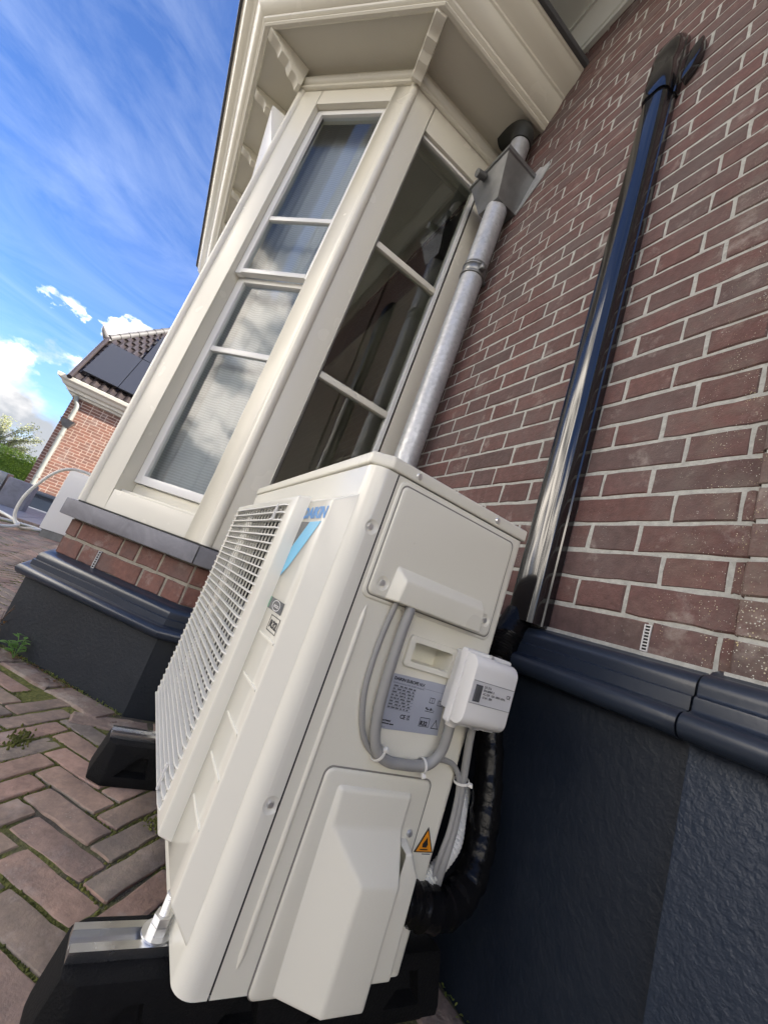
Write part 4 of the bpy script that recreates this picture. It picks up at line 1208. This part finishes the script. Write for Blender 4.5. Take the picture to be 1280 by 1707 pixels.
# flammable-refrigerant triangle
t3 = MB(); t3.face([(XA - .0008, .2935, -.4185), (XA - .0008, .2535, -.4185), (XA - .0008, .2765, -.3805)]); tri = t3.build('warning_sticker', M['ink'], hp, smooth=0)
t3 = MB(); t3.face([(XA - .0013, .2895, -.4165), (XA - .0013, .2572, -.4165), (XA - .0013, .2760, -.3855)]); t3.build('sticker_field', M['orange'], tri, smooth=0)
t3 = MB(); fx = XA - .0018
t3.face([(fx, .2795, -.4105), (fx, .2710, -.4105), (fx, .2690, -.4060), (fx, .2715, -.4015), (fx, .2735, -.3950), (fx, .2765, -.4000), (fx, .2805, -.4055)]); t3.face([(fx, .2830, -.4145), (fx, .2670, -.4145), (fx, .2670, -.4128), (fx, .2830, -.4128)]); t3.build('flame_symbol', M['ink'], tri, smooth=0)
mb = MB(); mb.box(XA - .0010, XA, .258, .275, -.4212, -.4204); mb.build('print_line', M['grey_ink'], hp, smooth=0)
# maker's strip on the front
fy = .6186
lg = lettering('DAIKIN', .0275, (.0560, fy, .0185), FR, UU, M['blue_ink'], hp, .0012, width=.108)
def fpoly(name, pts, mat, y=fy): 
    mb = MB(); mb.face([(x, y, z) for x, z in pts]); return mb.build(name, mat, hp, smooth=0)
fpoly('strip_triangle', [(.0660, .0120), (.0075, .0110), (.058, -.0432)], M['dark_ink'])
fpoly('strip_flash', [(.0073, .0110), (-.0467, .0125), (.0254, -.0707), (.0546, -.0927), (.0585, -.0461)], M['sky_ink'])
bd = fpoly('badge', [(.044, -.1252), (-.031, -.1256), (-.032, -.1440), (.044, -.1440)], M['dark_ink'])
fpoly('badge_end', [(.0565, -.1252), (.044, -.1252), (.044, -.1440), (.0565, -.1440)], M['green_ink'])
mb = MB(); n = 20
for r0_, r1_ in ((.0085, .0073),):
    for i in range(n):
        a, b = 6.283 * i / n, 6.283 * (i + 1) / n
        mb.face([(.004 + 2.6 * r_ * math.cos(t), fy + .0005, -.1346 + r_ * math.sin(t)) for r_, t in ((r0_, a), (r0_, b), (r1_, b), (r1_, a))])
mb.build('badge_ring', M['label'], bd, smooth=0)
lettering('eco', .009, (.016, fy + .0005, -.1376), FR, UU, M['label'], bd, .0002, width=.026)
lettering('R32', .0155, (.0035, fy, -.1668), FR, UU, M['ink'], hp, .0007, width=.038)
mb = MB()
for x0, x1, z0, z1 in ((.009, -.041, -.1500, -.1490), (.009, -.041, -.1730, -.1720), (.009, .0075, -.1730, -.1490), (-.0395, -.041, -.1730, -.1490)): mb.box(min(x0, x1), max(x0, x1), fy, fy + .0003, z0, z1)
mb.build('print_frame', M['ink'], hp, smooth=0)
for z in (-.183, -.249, -.311, -.372, -.434):
    mb = MB(); mb.box(-.050, .034, .6170, .6196, z - .0026, z + .0020); mb.bevel(.0011, 2); mb.build('front_rib', M['ivory_front'], hp)

# ================================================================ MOUNTING FEET
def foot(cx0, label, y_bolt):
    t = thing('mounting_foot', label, 'mounting foot', (cx0, .41, GZ), 'black rubber mounting feet under the unit')
    mb = MB()
    zt, zb = -.608, GZ + .001
    wt, wb, y0, y1 = .050, .064, .10, .715
    top = [(-wt, y0 + .03), (wt, y0 + .03), (wt, y1 - .012), (-wt, y1 - .012)]
    P = [(cx0 - wb, y0, zb), (cx0 + wb, y0, zb), (cx0 + wb, y1 - .03, zb), (cx0 + wb - .03, y1 + .004, zb), (cx0 - wb + .03, y1 + .004, zb), (cx0 - wb, y1 - .03, zb)]
    Q = [(cx0 - wt, y0 + .012, zt), (cx0 + wt, y0 + .012, zt), (cx0 + wt, y1 - .030, zt), (cx0 + wt - .012, y1 - .010, zt), (cx0 - wt + .012, y1 - .010, zt), (cx0 - wt, y1 - .030, zt)]
    P2 = [(x, y, zb + .018) for x, y, z in P]
    mb.rings([P, P2, Q]); mb.bevel(.005, 2, 20)
    rubber = mb.build('rubber_block', M['rubber'], t, smooth=40)
    # hollows moulded into the long sides
    cut = []
    for sgn in (-1, 1):
        for yc in (.622, .470, .318, .180):
            c = MB()
            xo, xi0, xi1 = cx0 + sgn * (wb + .02), cx0 + sgn * .040, cx0 + sgn * .032
            c.poly([(xo, yc + .056, GZ + .020), (xo, yc - .036, GZ + .020), (xo, yc - .022, zt - .016), (xo, yc + .006, zt - .016), (xi0, yc + .030, GZ + .030), (xi0, yc - .028, GZ + .030), (xi1, yc - .018, zt - .028), (xi1, yc - .004, zt - .028)],
                   [(0, 1, 2, 3), (7, 6, 5, 4), (0, 4, 5, 1), (1, 5, 6, 2), (2, 6, 7, 3), (3, 7, 4, 0)])
            cut.append(c)
    carve(rubber, cut)
    # aluminium channel let into the top
    mb = MB()
    zr = -.6075
    mb.prism([(cx0 - .022, zr), (cx0 + .022, zr), (cx0 + .022, zr + .013), (cx0 + .010, zr + .0135), (cx0 + .009, zr + .005), (cx0 - .009, zr + .005), (cx0 - .010, zr + .0135), (cx0 - .022, zr + .013)], 'y', .12, .7045)
    rail = mb.build('rail', M['alu'], t, smooth=20)
    for yb in (y_bolt, .235):
        b = MB(); zb_ = zr + .0135
        b.cyl((cx0, yb, zb_), (cx0, yb, zb_ + .0025), .0215, n=32); wsh = b.build('washer', M['steel'], t, smooth=40)
        b = MB(); b.cyl((cx0, yb, zb_ + .0022), (cx0, yb, zb_ + .0125), .0135, n=6); b.cyl((cx0, yb, zb_ + .0129), (cx0, yb, zb_ + .0235), .0130, n=6); b.build('nut', M['steel'], t, smooth=20)
        b = MB(); n = 26
        b.tube([(cx0, yb, zb_ + .018 + .032 * i / n) for i in range(n + 1)], [.0066 + (.0007 if i % 2 else 0) for i in range(n)] + [.0052], 14); b.build('bolt', M['steel'], t, smooth=50)
    return t
foot(0.003, 'near black rubber foot with aluminium rail and bolt, in the bottom left foreground', .602)
foot(0.610, 'far black rubber foot with a pale rail, half hidden behind the fan grille', .575)

# ================================================================ ISOLATOR SWITCH
iso = thing('isolator_switch', 'white isolator switch box with printed label beside the nameplate', 'switch box', (-.13, .285, -.15))
ib = MB(); ib.box(-.128, -.1012, .234, .330, -.196, -.100); ib.box(-.118, -.104, .222, .2342, -.165, -.135); ib.bevel(.004, 2); ib.build('base', M['white_plastic'], iso)
il = MB(); il.prism(rrect(.238, .342, -.2110, -.0935, .005), 'x', -.1285, -.142); il.bevel(.0015, 2, 50); il.build('cover_flange', M['white_plastic'], iso, smooth=40)
# cover with rolled top and bottom
prof = [(-.142, -.0985), (-.152, -.0990)]
for i in range(7):
    a = math.pi / 2 * i / 6; prof.append((-.152 - .017 * math.sin(a), -.1165 + .0175 * math.cos(a)))
for i in range(7):
    a = math.pi / 2 * i / 6; prof.append((-.152 - .017 * math.cos(a), -.188 - .0175 * math.sin(a)))
prof += [(-.142, -.2050)]
ic = MB(); ic.prism(prof, 'y', .2455, .3400); ic.bevel(.0022, 2, 50); icov = ic.build('cover', M['white_plastic'], iso, smooth=35)
for z in (-.0965, -.2085):
    mb = MB(); mb.cyl((-.1420, .290, z), (-.1475, .290, z), .0040, .0032, 14); mb.build('screw', M['steel'], iso, smooth=40)
lx = -.1694
mb = MB(); mb.face([(lx, .3385, -.1345), (lx, .2470, -.1345), (lx, .2470, -.1680), (lx, .3385, -.1680)]); lab = mb.build('label', M['label'], icov, smooth=0)
mb = MB(); mb.box(lx - .0006, lx, .2470, .3385, -.1348, -.1342); mb.box(lx - .0006, lx, .2470, .3385, -.1683, -.1677); mb.build('label_edge', M['grey_ink'], iso, smooth=0)
mb = MB(); mb.box(lx - .0012, lx, .3175, .3325, -.1650, -.1395); mb.bevel(.001, 1); mb.build('window_frame', M['grey_ink'], iso)
mb = MB(); mb.box(lx - .0018, lx - .0002, .3195, .3305, -.1630, -.1415); mb.build('toggle_window', M['dark_zinc'], iso, smooth=0)
ix = lx - .0005
for t_, y_, z_, s_ in (('SA 316', .3140, -.1425, .0052), ('EN 60947-3', .3140, -.1475, .0048), ('AC-23A  10A  690V~50Hz', .3140, -.1527, .0046), ('10 kA  20A', .3140, -.1578, .0048)):
    lettering(t_, s_, (ix, y_, z_), UR, UU, M['ink'], iso, .0001)
lettering('CE', .0075, (ix, .2620, -.1490), UR, UU, M['ink'], iso, .0002)
mb = MB(); mb.cyl((-.125, .318, -.196), (-.125, .318, -.2135), .0115, n=20); mb.cyl((-.125, .318, -.2135), (-.125, .318, -.218), .0105, .0085, n=20); mb.cyl((-.118, .262, -.196), (-.118, .262, -.2150), .0115, n=20)
mb.build('cable_gland', M['white_plastic'], iso, smooth=40)

# ================================================================ CABLES
def cable(name, label, pts, r, mat=M['cable'], cat='cable', group=None, n=12, sm=8):
    mb = MB(); mb.tube(pts, r, n, sm); o = mb.build(name, mat, None, smooth=80, org=Vector(pts[0]))
    return tag(o, label, cat, group)
cable('cable', 'thick grey cable looping from the cable hood round to the bottom of the switch box', [(-.114, .454, -.058), (-.1155, .4545, -.075), (-.1155, .456, -.101), (-.1155, .456, -.147), (-.1145, .454, -.192), (-.114, .450, -.226), (-.114, .442, -.258), (-.114, .428, -.279), (-.114, .405, -.289), (-.114, .380, -.290), (-.114, .350, -.289), (-.116, .328, -.282), (-.119, .315, -.262), (-.123, .3155, -.238), (-.125, .318, -.214)], .0082)
cable('cable', 'thin grey cable hanging leftmost from the cable hood down behind the thick one', [(-.110, .478, -.058), (-.109, .4795, -.075), (-.106, .482, -.115), (-.106, .483, -.161), (-.106, .480, -.200), (-.106, .471, -.233), (-.105, .457, -.261), (-.105, .437, -.280), (-.105, .408, -.291), (-.105, .360, -.291), (-.105, .318, -.280), (-.106, .290, -.277), (-.108, .268, -.282), (-.110, .252, -.299), (-.110, .243, -.328), (-.109, .239, -.379), (-.106, .240, -.415), (-.100, .236, -.450), (-.09, .225, -.49)], .0045)
cable('cable', 'grey cable dropping straight down from the right side of the switch box', [(-.118, .262, -.213), (-.117, .258, -.240), (-.114, .250, -.270), (-.112, .243, -.300), (-.110, .234, -.342), (-.109, .230, -.383), (-.107, .230, -.428), (-.100, .224, -.463), (-.085, .21, -.50)], .0066)
def tie(label, c, axis, r, head, cat='cable tie'):
    c, a = Vector(c), Vector(axis).normalized()
    u = a.orthogonal().normalized(); v = a.cross(u)
    t = thing('cable_tie', label, cat, c)
    mb = MB(); n = 20; w = .0019
    rg = [[c + (u * math.cos(6.283 * i / n) + v * math.sin(6.283 * i / n)) * rr + a * dx for i in range(n)] for rr, dx in ((r, -w), (r + .0013, -w), (r + .0013, w), (r, w))]
    mb.rings(rg, caps=False)
    for i in range(n):
        j = (i + 1) % n
    mb.build('band', M['tie'], t, smooth=40)
    hd_ = Vector(head).normalized(); side = a.cross(hd_)
    mb = MB(); hc = c + hd_ * (r + .003)
    P = [hc + a * x * .0030 + hd_ * y * .0040 + side * z * .0032 for x in (-1, 1) for y in (-1, 1) for z in (-1, 1)]
    mb.poly(P, [(0, 1, 3, 2), (4, 6, 7, 5), (0, 4, 5, 1), (2, 3, 7, 6), (0, 2, 6, 4), (1, 5, 7, 3)]); mb.bevel(.0008, 1)
    mb.build('head', M['tie'], t)
tie('white cable tie at the lower left bend of the thick grey cable', (-.111, .425, -.281), (0, -.85, -.5), .0115, (-.7, -.3, .65))
tie('white cable tie below the switch box where two cables run together', (-.112, .338, -.288), (0, -1, .15), .0110, (-.6, -.1, -.8))
tie('white cable tie binding the two dropping cables beside the black pipe', (-.111, .2455, -.302), (0, -.3, -1), .0120, (-.75, -.65, 0))

# black wrapped refrigerant line: from the trunking down and back to the unit
rl = thing('insulated_pipe', 'black tape wrapped pipe running from the trunking down to the unit pipe cover', 'pipe', (.05, .05, -.02))
mb = MB()
path = [(.050, .034, .02), (.050, .040, -.018), (.042, .070, -.055), (.028, .092, -.105), (.002, .104, -.19), (-.030, .104, -.28), (-.056, .108, -.355), (-.076, .120, -.42), (-.094, .148, -.470), (-.105, .195, -.493), (-.108, .240, -.492), (-.105, .270, -.487), (-.104, .296, -.484)]
mb.tube(path, .0275, 20, 9, lambda t, r: (r + .0011 * math.sin(t * 110) + .0007 * math.sin(t * 233)) * (1.0 + .55 * max(0, min(t, .84) - .62) - 1.2 * max(0, t - .88))); mb.build('wrapped_pipe', M['tape'], rl, smooth=70)
mb = MB()
pth = [Vector((.050, .036, .012)), Vector((.048, .052, -.02)), Vector((.040, .075, -.062)), Vector((.028, .093, -.105))]
mb.tube(pth, .0335, 24, 16, lambda t, r: r + .0018 * math.sin(t * 150)); mb.build('ribbed_sleeve', M['tape'], rl, smooth=50)
# drain hose
mb = MB(); mb.tube([(-.088, .262, -.490), (-.092, .243, -.466), (-.092, .222, -.444), (-.078, .185, -.418), (-.040, .148, -.392), (.0, .11, -.365)], .0115, 18, 20, lambda t, r: r + .0016 * math.sin(t * 210))
tag(mb.build('drain_hose', M['hose'], None, smooth=60, org=Vector((-.088, .262, -.500))), 'short white corrugated drain hose end behind the unit', 'hose')

# ================================================================ SMALL PLANTS AND LITTER
def leaf(mb, base, d, length, width, droop=0.2):
    b, d = Vector(base), Vector(d).normalized(); s = d.cross(Vector((0, 0, 1))).normalized(); n_ = s.cross(d)
    P = []
    for t, w in ((0, .08), (.25, .8), (.5, 1), (.78, .62), (1, .02)):
        c = b + d * length * t + Vector((0, 0, -droop * length * t * t))
        P += [c - s * width * w / 2 + n_ * width * .12 * w, c + s * width * w / 2 + n_ * width * .12 * w]
    mb.poly(P, [(2 * i, 2 * i + 1, 2 * i + 3, 2 * i + 2) for i in range(4)])
wc = Vector((1.315, 1.045, GZ))
wd = thing('weed', 'small green leafy weed growing at the foot of the dark bay plinth', 'plant', wc)
rw = random.Random(4)
st = MB(); lf = []
for i in range(5):
    a = rw.uniform(0, 6.28); ln = rw.uniform(.050, .100)
    tip = wc + Vector((math.cos(a) * .03 - .01, math.sin(a) * .03 + .012, ln))
    st.tube([wc, wc.lerp(tip, .5) + Vector((0, 0, .01)), tip], .0012, 6, 3)
    for k_ in range(5):
        q_ = wc.lerp(tip, .4 + .15 * k_); b_ = a + k_ * 2.3
        lf.append((q_, (math.cos(b_), math.sin(b_), .35), rw.uniform(.026, .044), rw.uniform(.013, .020)))
st.build('stem', M['leaf'], wd)
for q_, d_, l_, w_ in lf:
    mb = MB(); leaf(mb, q_, d_, l_, w_); mb.build('leaf', M['leaf'], wd, smooth=60)
dc_ = Vector((1.44, 1.155, GZ))
dr = thing('dry_twig', 'dry brown twig with withered leaves leaning on the bay plinth', 'twig', dc_)
mb = MB()
mb.tube([dc_, dc_ + Vector((-.01, .0, .05)), dc_ + Vector((-.015, -.012, .11)), dc_ + Vector((-.045, -.03, .15))], .0016, 6, 4); mb.tube([dc_ + Vector((-.012, -.005, .075)), dc_ + Vector((.0, .0, .12))], .001, 5); mb.tube([dc_ + Vector((-.015, -.012, .11)), dc_ + Vector((.0, -.02, .15))], .001, 5)
mb.build('stem', M['twig'], dr)
mb = MB()
for i in range(22):
    t = rw.random(); leaf(mb, dc_ + Vector((-.012 * t + rw.gauss(0, .006), -.01 * t + rw.gauss(0, .006), .10 * t)), (rw.uniform(-1, 1), rw.uniform(-1, 1), rw.uniform(-.6, .8)), rw.uniform(.008, .018), rw.uniform(.005, .009), .5)
mb.build('withered_leaves', M['dry'], dr, smooth=60)
# verge of grass, moss and litter along the foot of the plinth
vg = MB()
for i in range(520):
    s = rw.random() * .70 - .03
    dd = abs(rw.gauss(0, .011))
    b_ = fp(FC, s, .046 + dd, GZ)
    if mnoise.noise(Vector((s * 14, 3.1, 0))) < -.15 and rw.random() < .8: continue
    a = rw.uniform(0, 6.28); leaf(vg, b_, (math.cos(a), math.sin(a), rw.uniform(.3, 1.6)), rw.uniform(.010, .030), rw.uniform(.0016, .0036), .4)
for i in range(160):
    x = rw.uniform(-.6, .3); b_ = Vector((x, .041 + abs(rw.gauss(0, .007)), GZ + .003))
    a = rw.uniform(0, 6.28); leaf(vg, b_, (math.cos(a), math.sin(a), rw.uniform(.2, 1.2)), rw.uniform(.005, .014), rw.uniform(.003, .006), .4)
tag(vg.build('verge_grass', M['grass'], smooth=60), kind='stuff')
lt = MB()
for i in range(60):
    s = .16 + rw.random() * .5; b_ = fp(FC, s, .05 + abs(rw.gauss(0, .02)), GZ + rw.uniform(.001, .008))
    a = rw.uniform(0, 6.28); leaf(lt, b_, (math.cos(a), math.sin(a), rw.uniform(-.1, .4)), rw.uniform(.008, .022), rw.uniform(.004, .010), .2)
tag(lt.build('leaf_litter', M['dry'], smooth=60), kind='stuff')

# ================================================================ THINGS FARTHER ALONG
cb = MB(); cb.box(5.9, 6.25, 1.45, 1.955, GZ + .10, .205); cb.bevel(.006, 2)
cab = thing('garden_cabinet', 'plain white cabinet standing beyond the bay window sill', 'cabinet', (6.07, 1.7, GZ))
cb.build('body', M['white'], cab); mb = MB(); mb.box(5.93, 6.22, 1.48, 1.925, GZ, GZ + .105); mb.build('plinth', M['dark_zinc'], cab, smooth=0)
mb = MB(); mb.box(5.97, 6.1, 1.52, 1.62, .205, .222); mb.build('top_vent', M['dark'], cab, smooth=0)
hose_pts = [(6.0, 1.62, .215), (5.96, 1.80, .235), (5.9, 1.967, .20), (5.9, 2.09, .083), (5.9, 2.183, -.117), (5.9, 2.235, -.295), (5.9, 2.242, -.463), (5.9, 2.212, -.585), (5.87, 2.13, -.665), (6.2, 2.08, -.675), (6.52, 2.04, -.675), (6.45, 2.35, -.675), (6.05, 2.50, -.672), (5.6, 2.42, -.675), (5.45, 2.20, -.675), (5.9, 2.15, -.640), (6.35, 2.45, -.60), (6.5, 2.75, -.60), (6.1, 2.85, -.67), (5.3, 2.45, -.675), (5.0, 2.15, -.675)]
cable('hose', 'white hose looping from the cabinet top down onto the pavement', hose_pts, .019, M['hose2'], 'hose', None, 10, 8)
mb_ = []
for i, (x0, x1, y0, y1, z1, lab_) in enumerate(((8.45, 8.75, 2.72, 3.10, -.16, 'weathered grey stone block nearest the far house wall at the patio edge'), (8.6, 8.95, 3.16, 3.65, -.12, 'dark grey stone block at the left frame edge in front of the hedge'))):
    mb = MB(); mb.box(x0, x1, y0, y1, -.665, z1); mb.bevel(.02, 2)
    tag(mb.build('stone_block', M['bluestone'] if i == 0 else M['dark_zinc'], None, org=Vector(((x0 + x1) / 2, (y0 + y1) / 2, -.665))), lab_, 'stone block', 'stone blocks at the patio edge')

def leaf_cloud(mb, rnd, sample, n, size):
    for _ in range(n):
        c = Vector(sample()); a = rnd.uniform(0, 6.28); e = rnd.uniform(-.9, .9)
        d = Vector((math.cos(a) * math.cos(e), math.sin(a) * math.cos(e), math.sin(e))); s = d.orthogonal().normalized()
        s.rotate(Matrix.Rotation(rnd.uniform(0, 6.28), 3, d)) if False else None
        l = size * rnd.uniform(.6, 1.3)
        mb.poly([c, c + d * l * .5 + s * l * .3, c + d * l, c + d * l * .5 - s * l * .3], [(0, 1, 2, 3)])
hc = Vector((14.2, 5.6, -.7))
hdg = thing('hedge', 'clipped green hedge left of the far house wall', 'hedge', hc)
rh = random.Random(9); mb = MB()
def hs():
    # shell of a long clipped body with a bumpy surface
    y = rh.uniform(3.9, 9.0); f = rh.random(); bum = .09 * mnoise.noise(Vector((y * 2.2, f * 5, 1)))
    if f < .7:
        return (13.2 + rh.uniform(0, .25) + bum, y, -.7 + 1.17 * rh.random() ** .8)
    return (13.2 + rh.uniform(0, 1.2), y, .44 + rh.uniform(-.12, .06) + bum)
leaf_cloud(mb, rh, hs, 12000, .055); mb.build('foliage', M['hedge'], hdg, smooth=0)
mb = MB(); mb.box(13.42, 14.5, 3.95, 9.0, -.7, .30); mb.build('stem', M['hedge'], hdg, smooth=0)
tr = thing('tree', 'thin pale blossoming tree crown rising above the hedge', 'tree', (16.2, 5.75, -.7))
mb = MB(); rt_ = random.Random(21); T0 = Vector((16.2, 5.75, -.7)); tips = []
mb.tube([T0, T0 + Vector((.03, -.02, .8)), T0 + Vector((0, 0, 1.35))], [.07, .06, .045], 8)
for i in range(34):
    a = rt_.uniform(0, 6.28); l = rt_.uniform(.35, 1.05); b_ = T0 + Vector((0, 0, rt_.uniform(.9, 1.35)))
    t_ = b_ + Vector((math.cos(a) * l, math.sin(a) * l, rt_.uniform(.05, .85)))
    mb.tube([b_, b_.lerp(t_, .5) + Vector((0, 0, .06)), t_], [.018, .011, .004], 5, 0); tips.append((b_, t_))
mb.build('trunk', M['trunk'], tr)
mb = MB()
def ts():
    b_, t_ = tips[rt_.randrange(len(tips))]; p = b_.lerp(t_, rt_.uniform(.45, 1.08)); return p + Vector((rt_.gauss(0, .055), rt_.gauss(0, .055), rt_.gauss(0, .055)))
leaf_cloud(mb, rt_, ts, 8000, .055); mb.build('crown', M['tree_leaf'], tr, smooth=0)

# ---- far house
fh = thing('house', 'far orange brick house with dark tiled roof and solar panels', 'house', (13.0, 0.0, GZ))
FX, FYE = 11.0, 3.46
mb = MB(); mb.box(FX + .006, FX + 4, -4.5, FYE - .004, GZ, 2.1)
fw_ = mb.build('wall', M['far_mortar'], fh, smooth=0)
mb = MB(); rr_ = random.Random(2)
for c in range(33):
    z = -.26 + c * .0705; y = FYE
    if z > 2.03: break
    odd = c % 2; first = True
    while y > .6:
        ln = (.105 if (odd and first) else .215) if True else 0
        if not odd and int((FYE - y) / .33) % 1 == 0 and not first: pass
        ln = ln if first else (.215 if rr_.random() < .62 else .105)
        first = False
        y0 = y - ln + .015
        mb.poly([(FX, y, z), (FX, y0, z), (FX, y0, z + .0545), (FX, y, z + .0545), (FX + .012, y, z), (FX + .012, y0, z), (FX + .012, y0, z + .0545), (FX + .012, y, z + .0545)], [(0, 1, 2, 3), (0, 4, 5, 1), (3, 2, 6, 7), (1, 5, 6, 2), (0, 3, 7, 4)])
        y -= ln
tag(mb.build('brick_field', M['far_brick'], fw_, smooth=0), kind='stuff')
mb = MB(); mb.box(FX - .05, FX + .02, -4.5, FYE + .02, GZ, -.30); mb.prism([(FX - .10, -.30), (FX - .10, -.34), (FX - .03, -.34), (FX + .0, -.262), (FX - .06, -.27)], 'y', -4.5, FYE + .04); mb.build('plinth', M['mould'], fh, smooth=0)
# cornice along the eave with its return end
cp = [(FX + .02, 2.00), (FX - .04, 2.00), (FX - .05, 2.05), (FX - .12, 2.06), (FX - .13, 2.12), (FX - .20, 2.14), (FX - .24, 2.20), (FX - .31, 2.24), (FX - .33, 2.31), (FX - .30, 2.325), (FX + .02, 2.325)]
mb = MB(); rg = []
for y, f in ((-4.5, 1.0), (FYE + .30, 1.0)):
    rg.append([(x, y, z) for x, z in cp])
rg2 = [[(x, FYE + .02 + max(0, (FX - x)) * 1.15, z) for x, z in cp]]
mb.rings([rg[0]] + rg2); mb.build('cornice', M['far_white'], fh, smooth=20)
mb = MB(); mb.prism([(FYE + .02, 2.00), (FYE + .06, 2.0), (FYE + .07, 2.05), (FYE + .14, 2.06), (FYE + .25, 2.16), (FYE + .40, 2.30), (FYE + .40, 2.325), (FYE + .02, 2.325)], 'x', FX - .02, FX + 4); mb.build('cornice_return', M['far_white'], fh, smooth=20)
SLP = R(50); rs_, rc_ = math.sin(SLP), math.cos(SLP)
RO = Vector((10.70, 0, 2.30))
def rp(t, y, d=0.0): return RO + Vector((t * rc_ - d * rs_, y, t * rs_ + d * rc_))
mb = MB()
poly = [(0, FYE + .14), (2.13, FYE + .20), (4.4, 2.62), (4.4, -4.5), (0, -4.5)]
mb.poly([rp(t, y, 0) for t, y in poly] + [rp(t, y, -.10) for t, y in poly], [tuple(range(5)), tuple(range(9, 4, -1))] + [(i, (i + 1) % 5, 5 + (i + 1) % 5, 5 + i) for i in range(5)])
mb.poly([rp(2.13, FYE + .2), rp(4.4, 2.62), rp(4.4, 2.62) + Vector((3.4, 0, 0)), rp(2.13, FYE + .2) + Vector((5.5, 0, 0))], [(0, 1, 2, 3)])
roof = mb.build('roof', M['roof_tile'], fh, smooth=0)
# pantiles: rolls on the slope
mb = MB()
tw, tl = .175, .245
for r_ in range(18):
    t0, t1 = .02 + r_ * tl, .02 + (r_ + 1) * tl + .03
    ymax = FYE + .14 if t0 < 2.0 else FYE + .14 - (t0 - 2.0) * .40
    y = ymax
    while y > 1.6:
        pr = [(0, .010), (.032, .040), (.068, .047), (.102, .024), (.13, .010), (.165, .010)]
        P = [rp(t0, y - a, h_ + .016) for a, h_ in pr] + [rp(t1, y - a, h_ - .004) for a, h_ in pr] + [rp(t0, y - a, -.0) for a, h_ in pr]
        n = len(pr)
        mb.poly(P, [(i, i + 1, n + i + 1, n + i) for i in range(n - 1)] + [(i, 2 * n + i, 2 * n + i + 1, i + 1) for i in range(n - 1)])
        y -= tw
tag(mb.build('pantile_field', M['roof_tile'], roof, smooth=40), kind='stuff')
# hip tiles and the little finial at the hip foot
a_, b_ = rp(2.13, FYE + .2, .05), rp(4.4, 2.62, .05)
for i in range(8):
    p0, p1 = a_.lerp(b_, i / 8), a_.lerp(b_, (i + 1.12) / 8)
    mb = MB(); mb.tube([p0, p1], [.085, .070], 10); mb.build('hip_tile', M['ridge_tile'], roof, smooth=50)
mb = MB(); mb.tube([a_ + Vector((0, -.02, -.10)), a_ + Vector((-.02, .06, -.02)), a_ + Vector((-.04, .16, .10)), a_ + Vector((-.05, .22, .20))], [.085, .08, .05, .012], 10); mb.build('finial', M['ridge_tile'], roof, smooth=60)
mb = MB(); mb.tube([rp(-.05, FYE + .16, .05), rp(2.13, FYE + .21, .05)], .055, 8); mb.build('verge_tile', M['roof_tile'], roof, smooth=50)
# solar panels lying on the tiles
def spanel(t0, t1, y0, y1):
    mb = MB(); P = [rp(t, y, d) for d in (.10, .14) for t, y in ((t0, y0), (t0, y1), (t1, y1), (t1, y0))]
    mb.poly(P, [(0, 1, 2, 3), (7, 6, 5, 4), (0, 4, 5, 1), (1, 5, 6, 2), (2, 6, 7, 3), (3, 7, 4, 0)]); mb.build('solar_panel', M['solar'], roof, smooth=0)
spanel(.26, 1.83, 2.775, 3.50); spanel(.26, 1.83, 2.02, 2.760); spanel(.26, 1.83, 1.26, 2.005)
spanel(1.86, 3.40, 2.02, 2.760); spanel(1.86, 3.40, 1.26, 2.005)
# downpipe on the far house
mb = MB(); mb.tube([(FX - .06, 3.40, 2.02), (FX - .06, 3.36, 1.90), (FX - .06, 3.30, 1.78), (FX - .06, 3.30, 1.45)], .045, 12, 4); mb.cyl((FX - .06, 3.30, 1.30), (FX - .06, 3.30, -.28), .045, n=12)
for z in (1.05, .0): mb.cyl((FX - .06, 3.30, z), (FX - .06, 3.30, z + .05), .055, n=12)
M['far_pipe'] = paint('far_pipe', (0.24, 0.255, 0.24), 0.6); fd = mb.build('drainpipe', M['far_pipe'], fh, smooth=50)
mb = MB(); mb.poly([(FX - .12, 3.24, 1.26), (FX, 3.24, 1.26), (FX, 3.36, 1.26), (FX - .12, 3.36, 1.26), (FX - .20, 3.16, 1.42), (FX, 3.16, 1.42), (FX, 3.44, 1.42), (FX - .20, 3.44, 1.42)], [(3, 2, 1, 0), (4, 5, 6, 7), (0, 1, 5, 4), (1, 2, 6, 5), (2, 3, 7, 6), (3, 0, 4, 7)]); mb.build('hopper', M['dark_zinc'], fd, smooth=0)
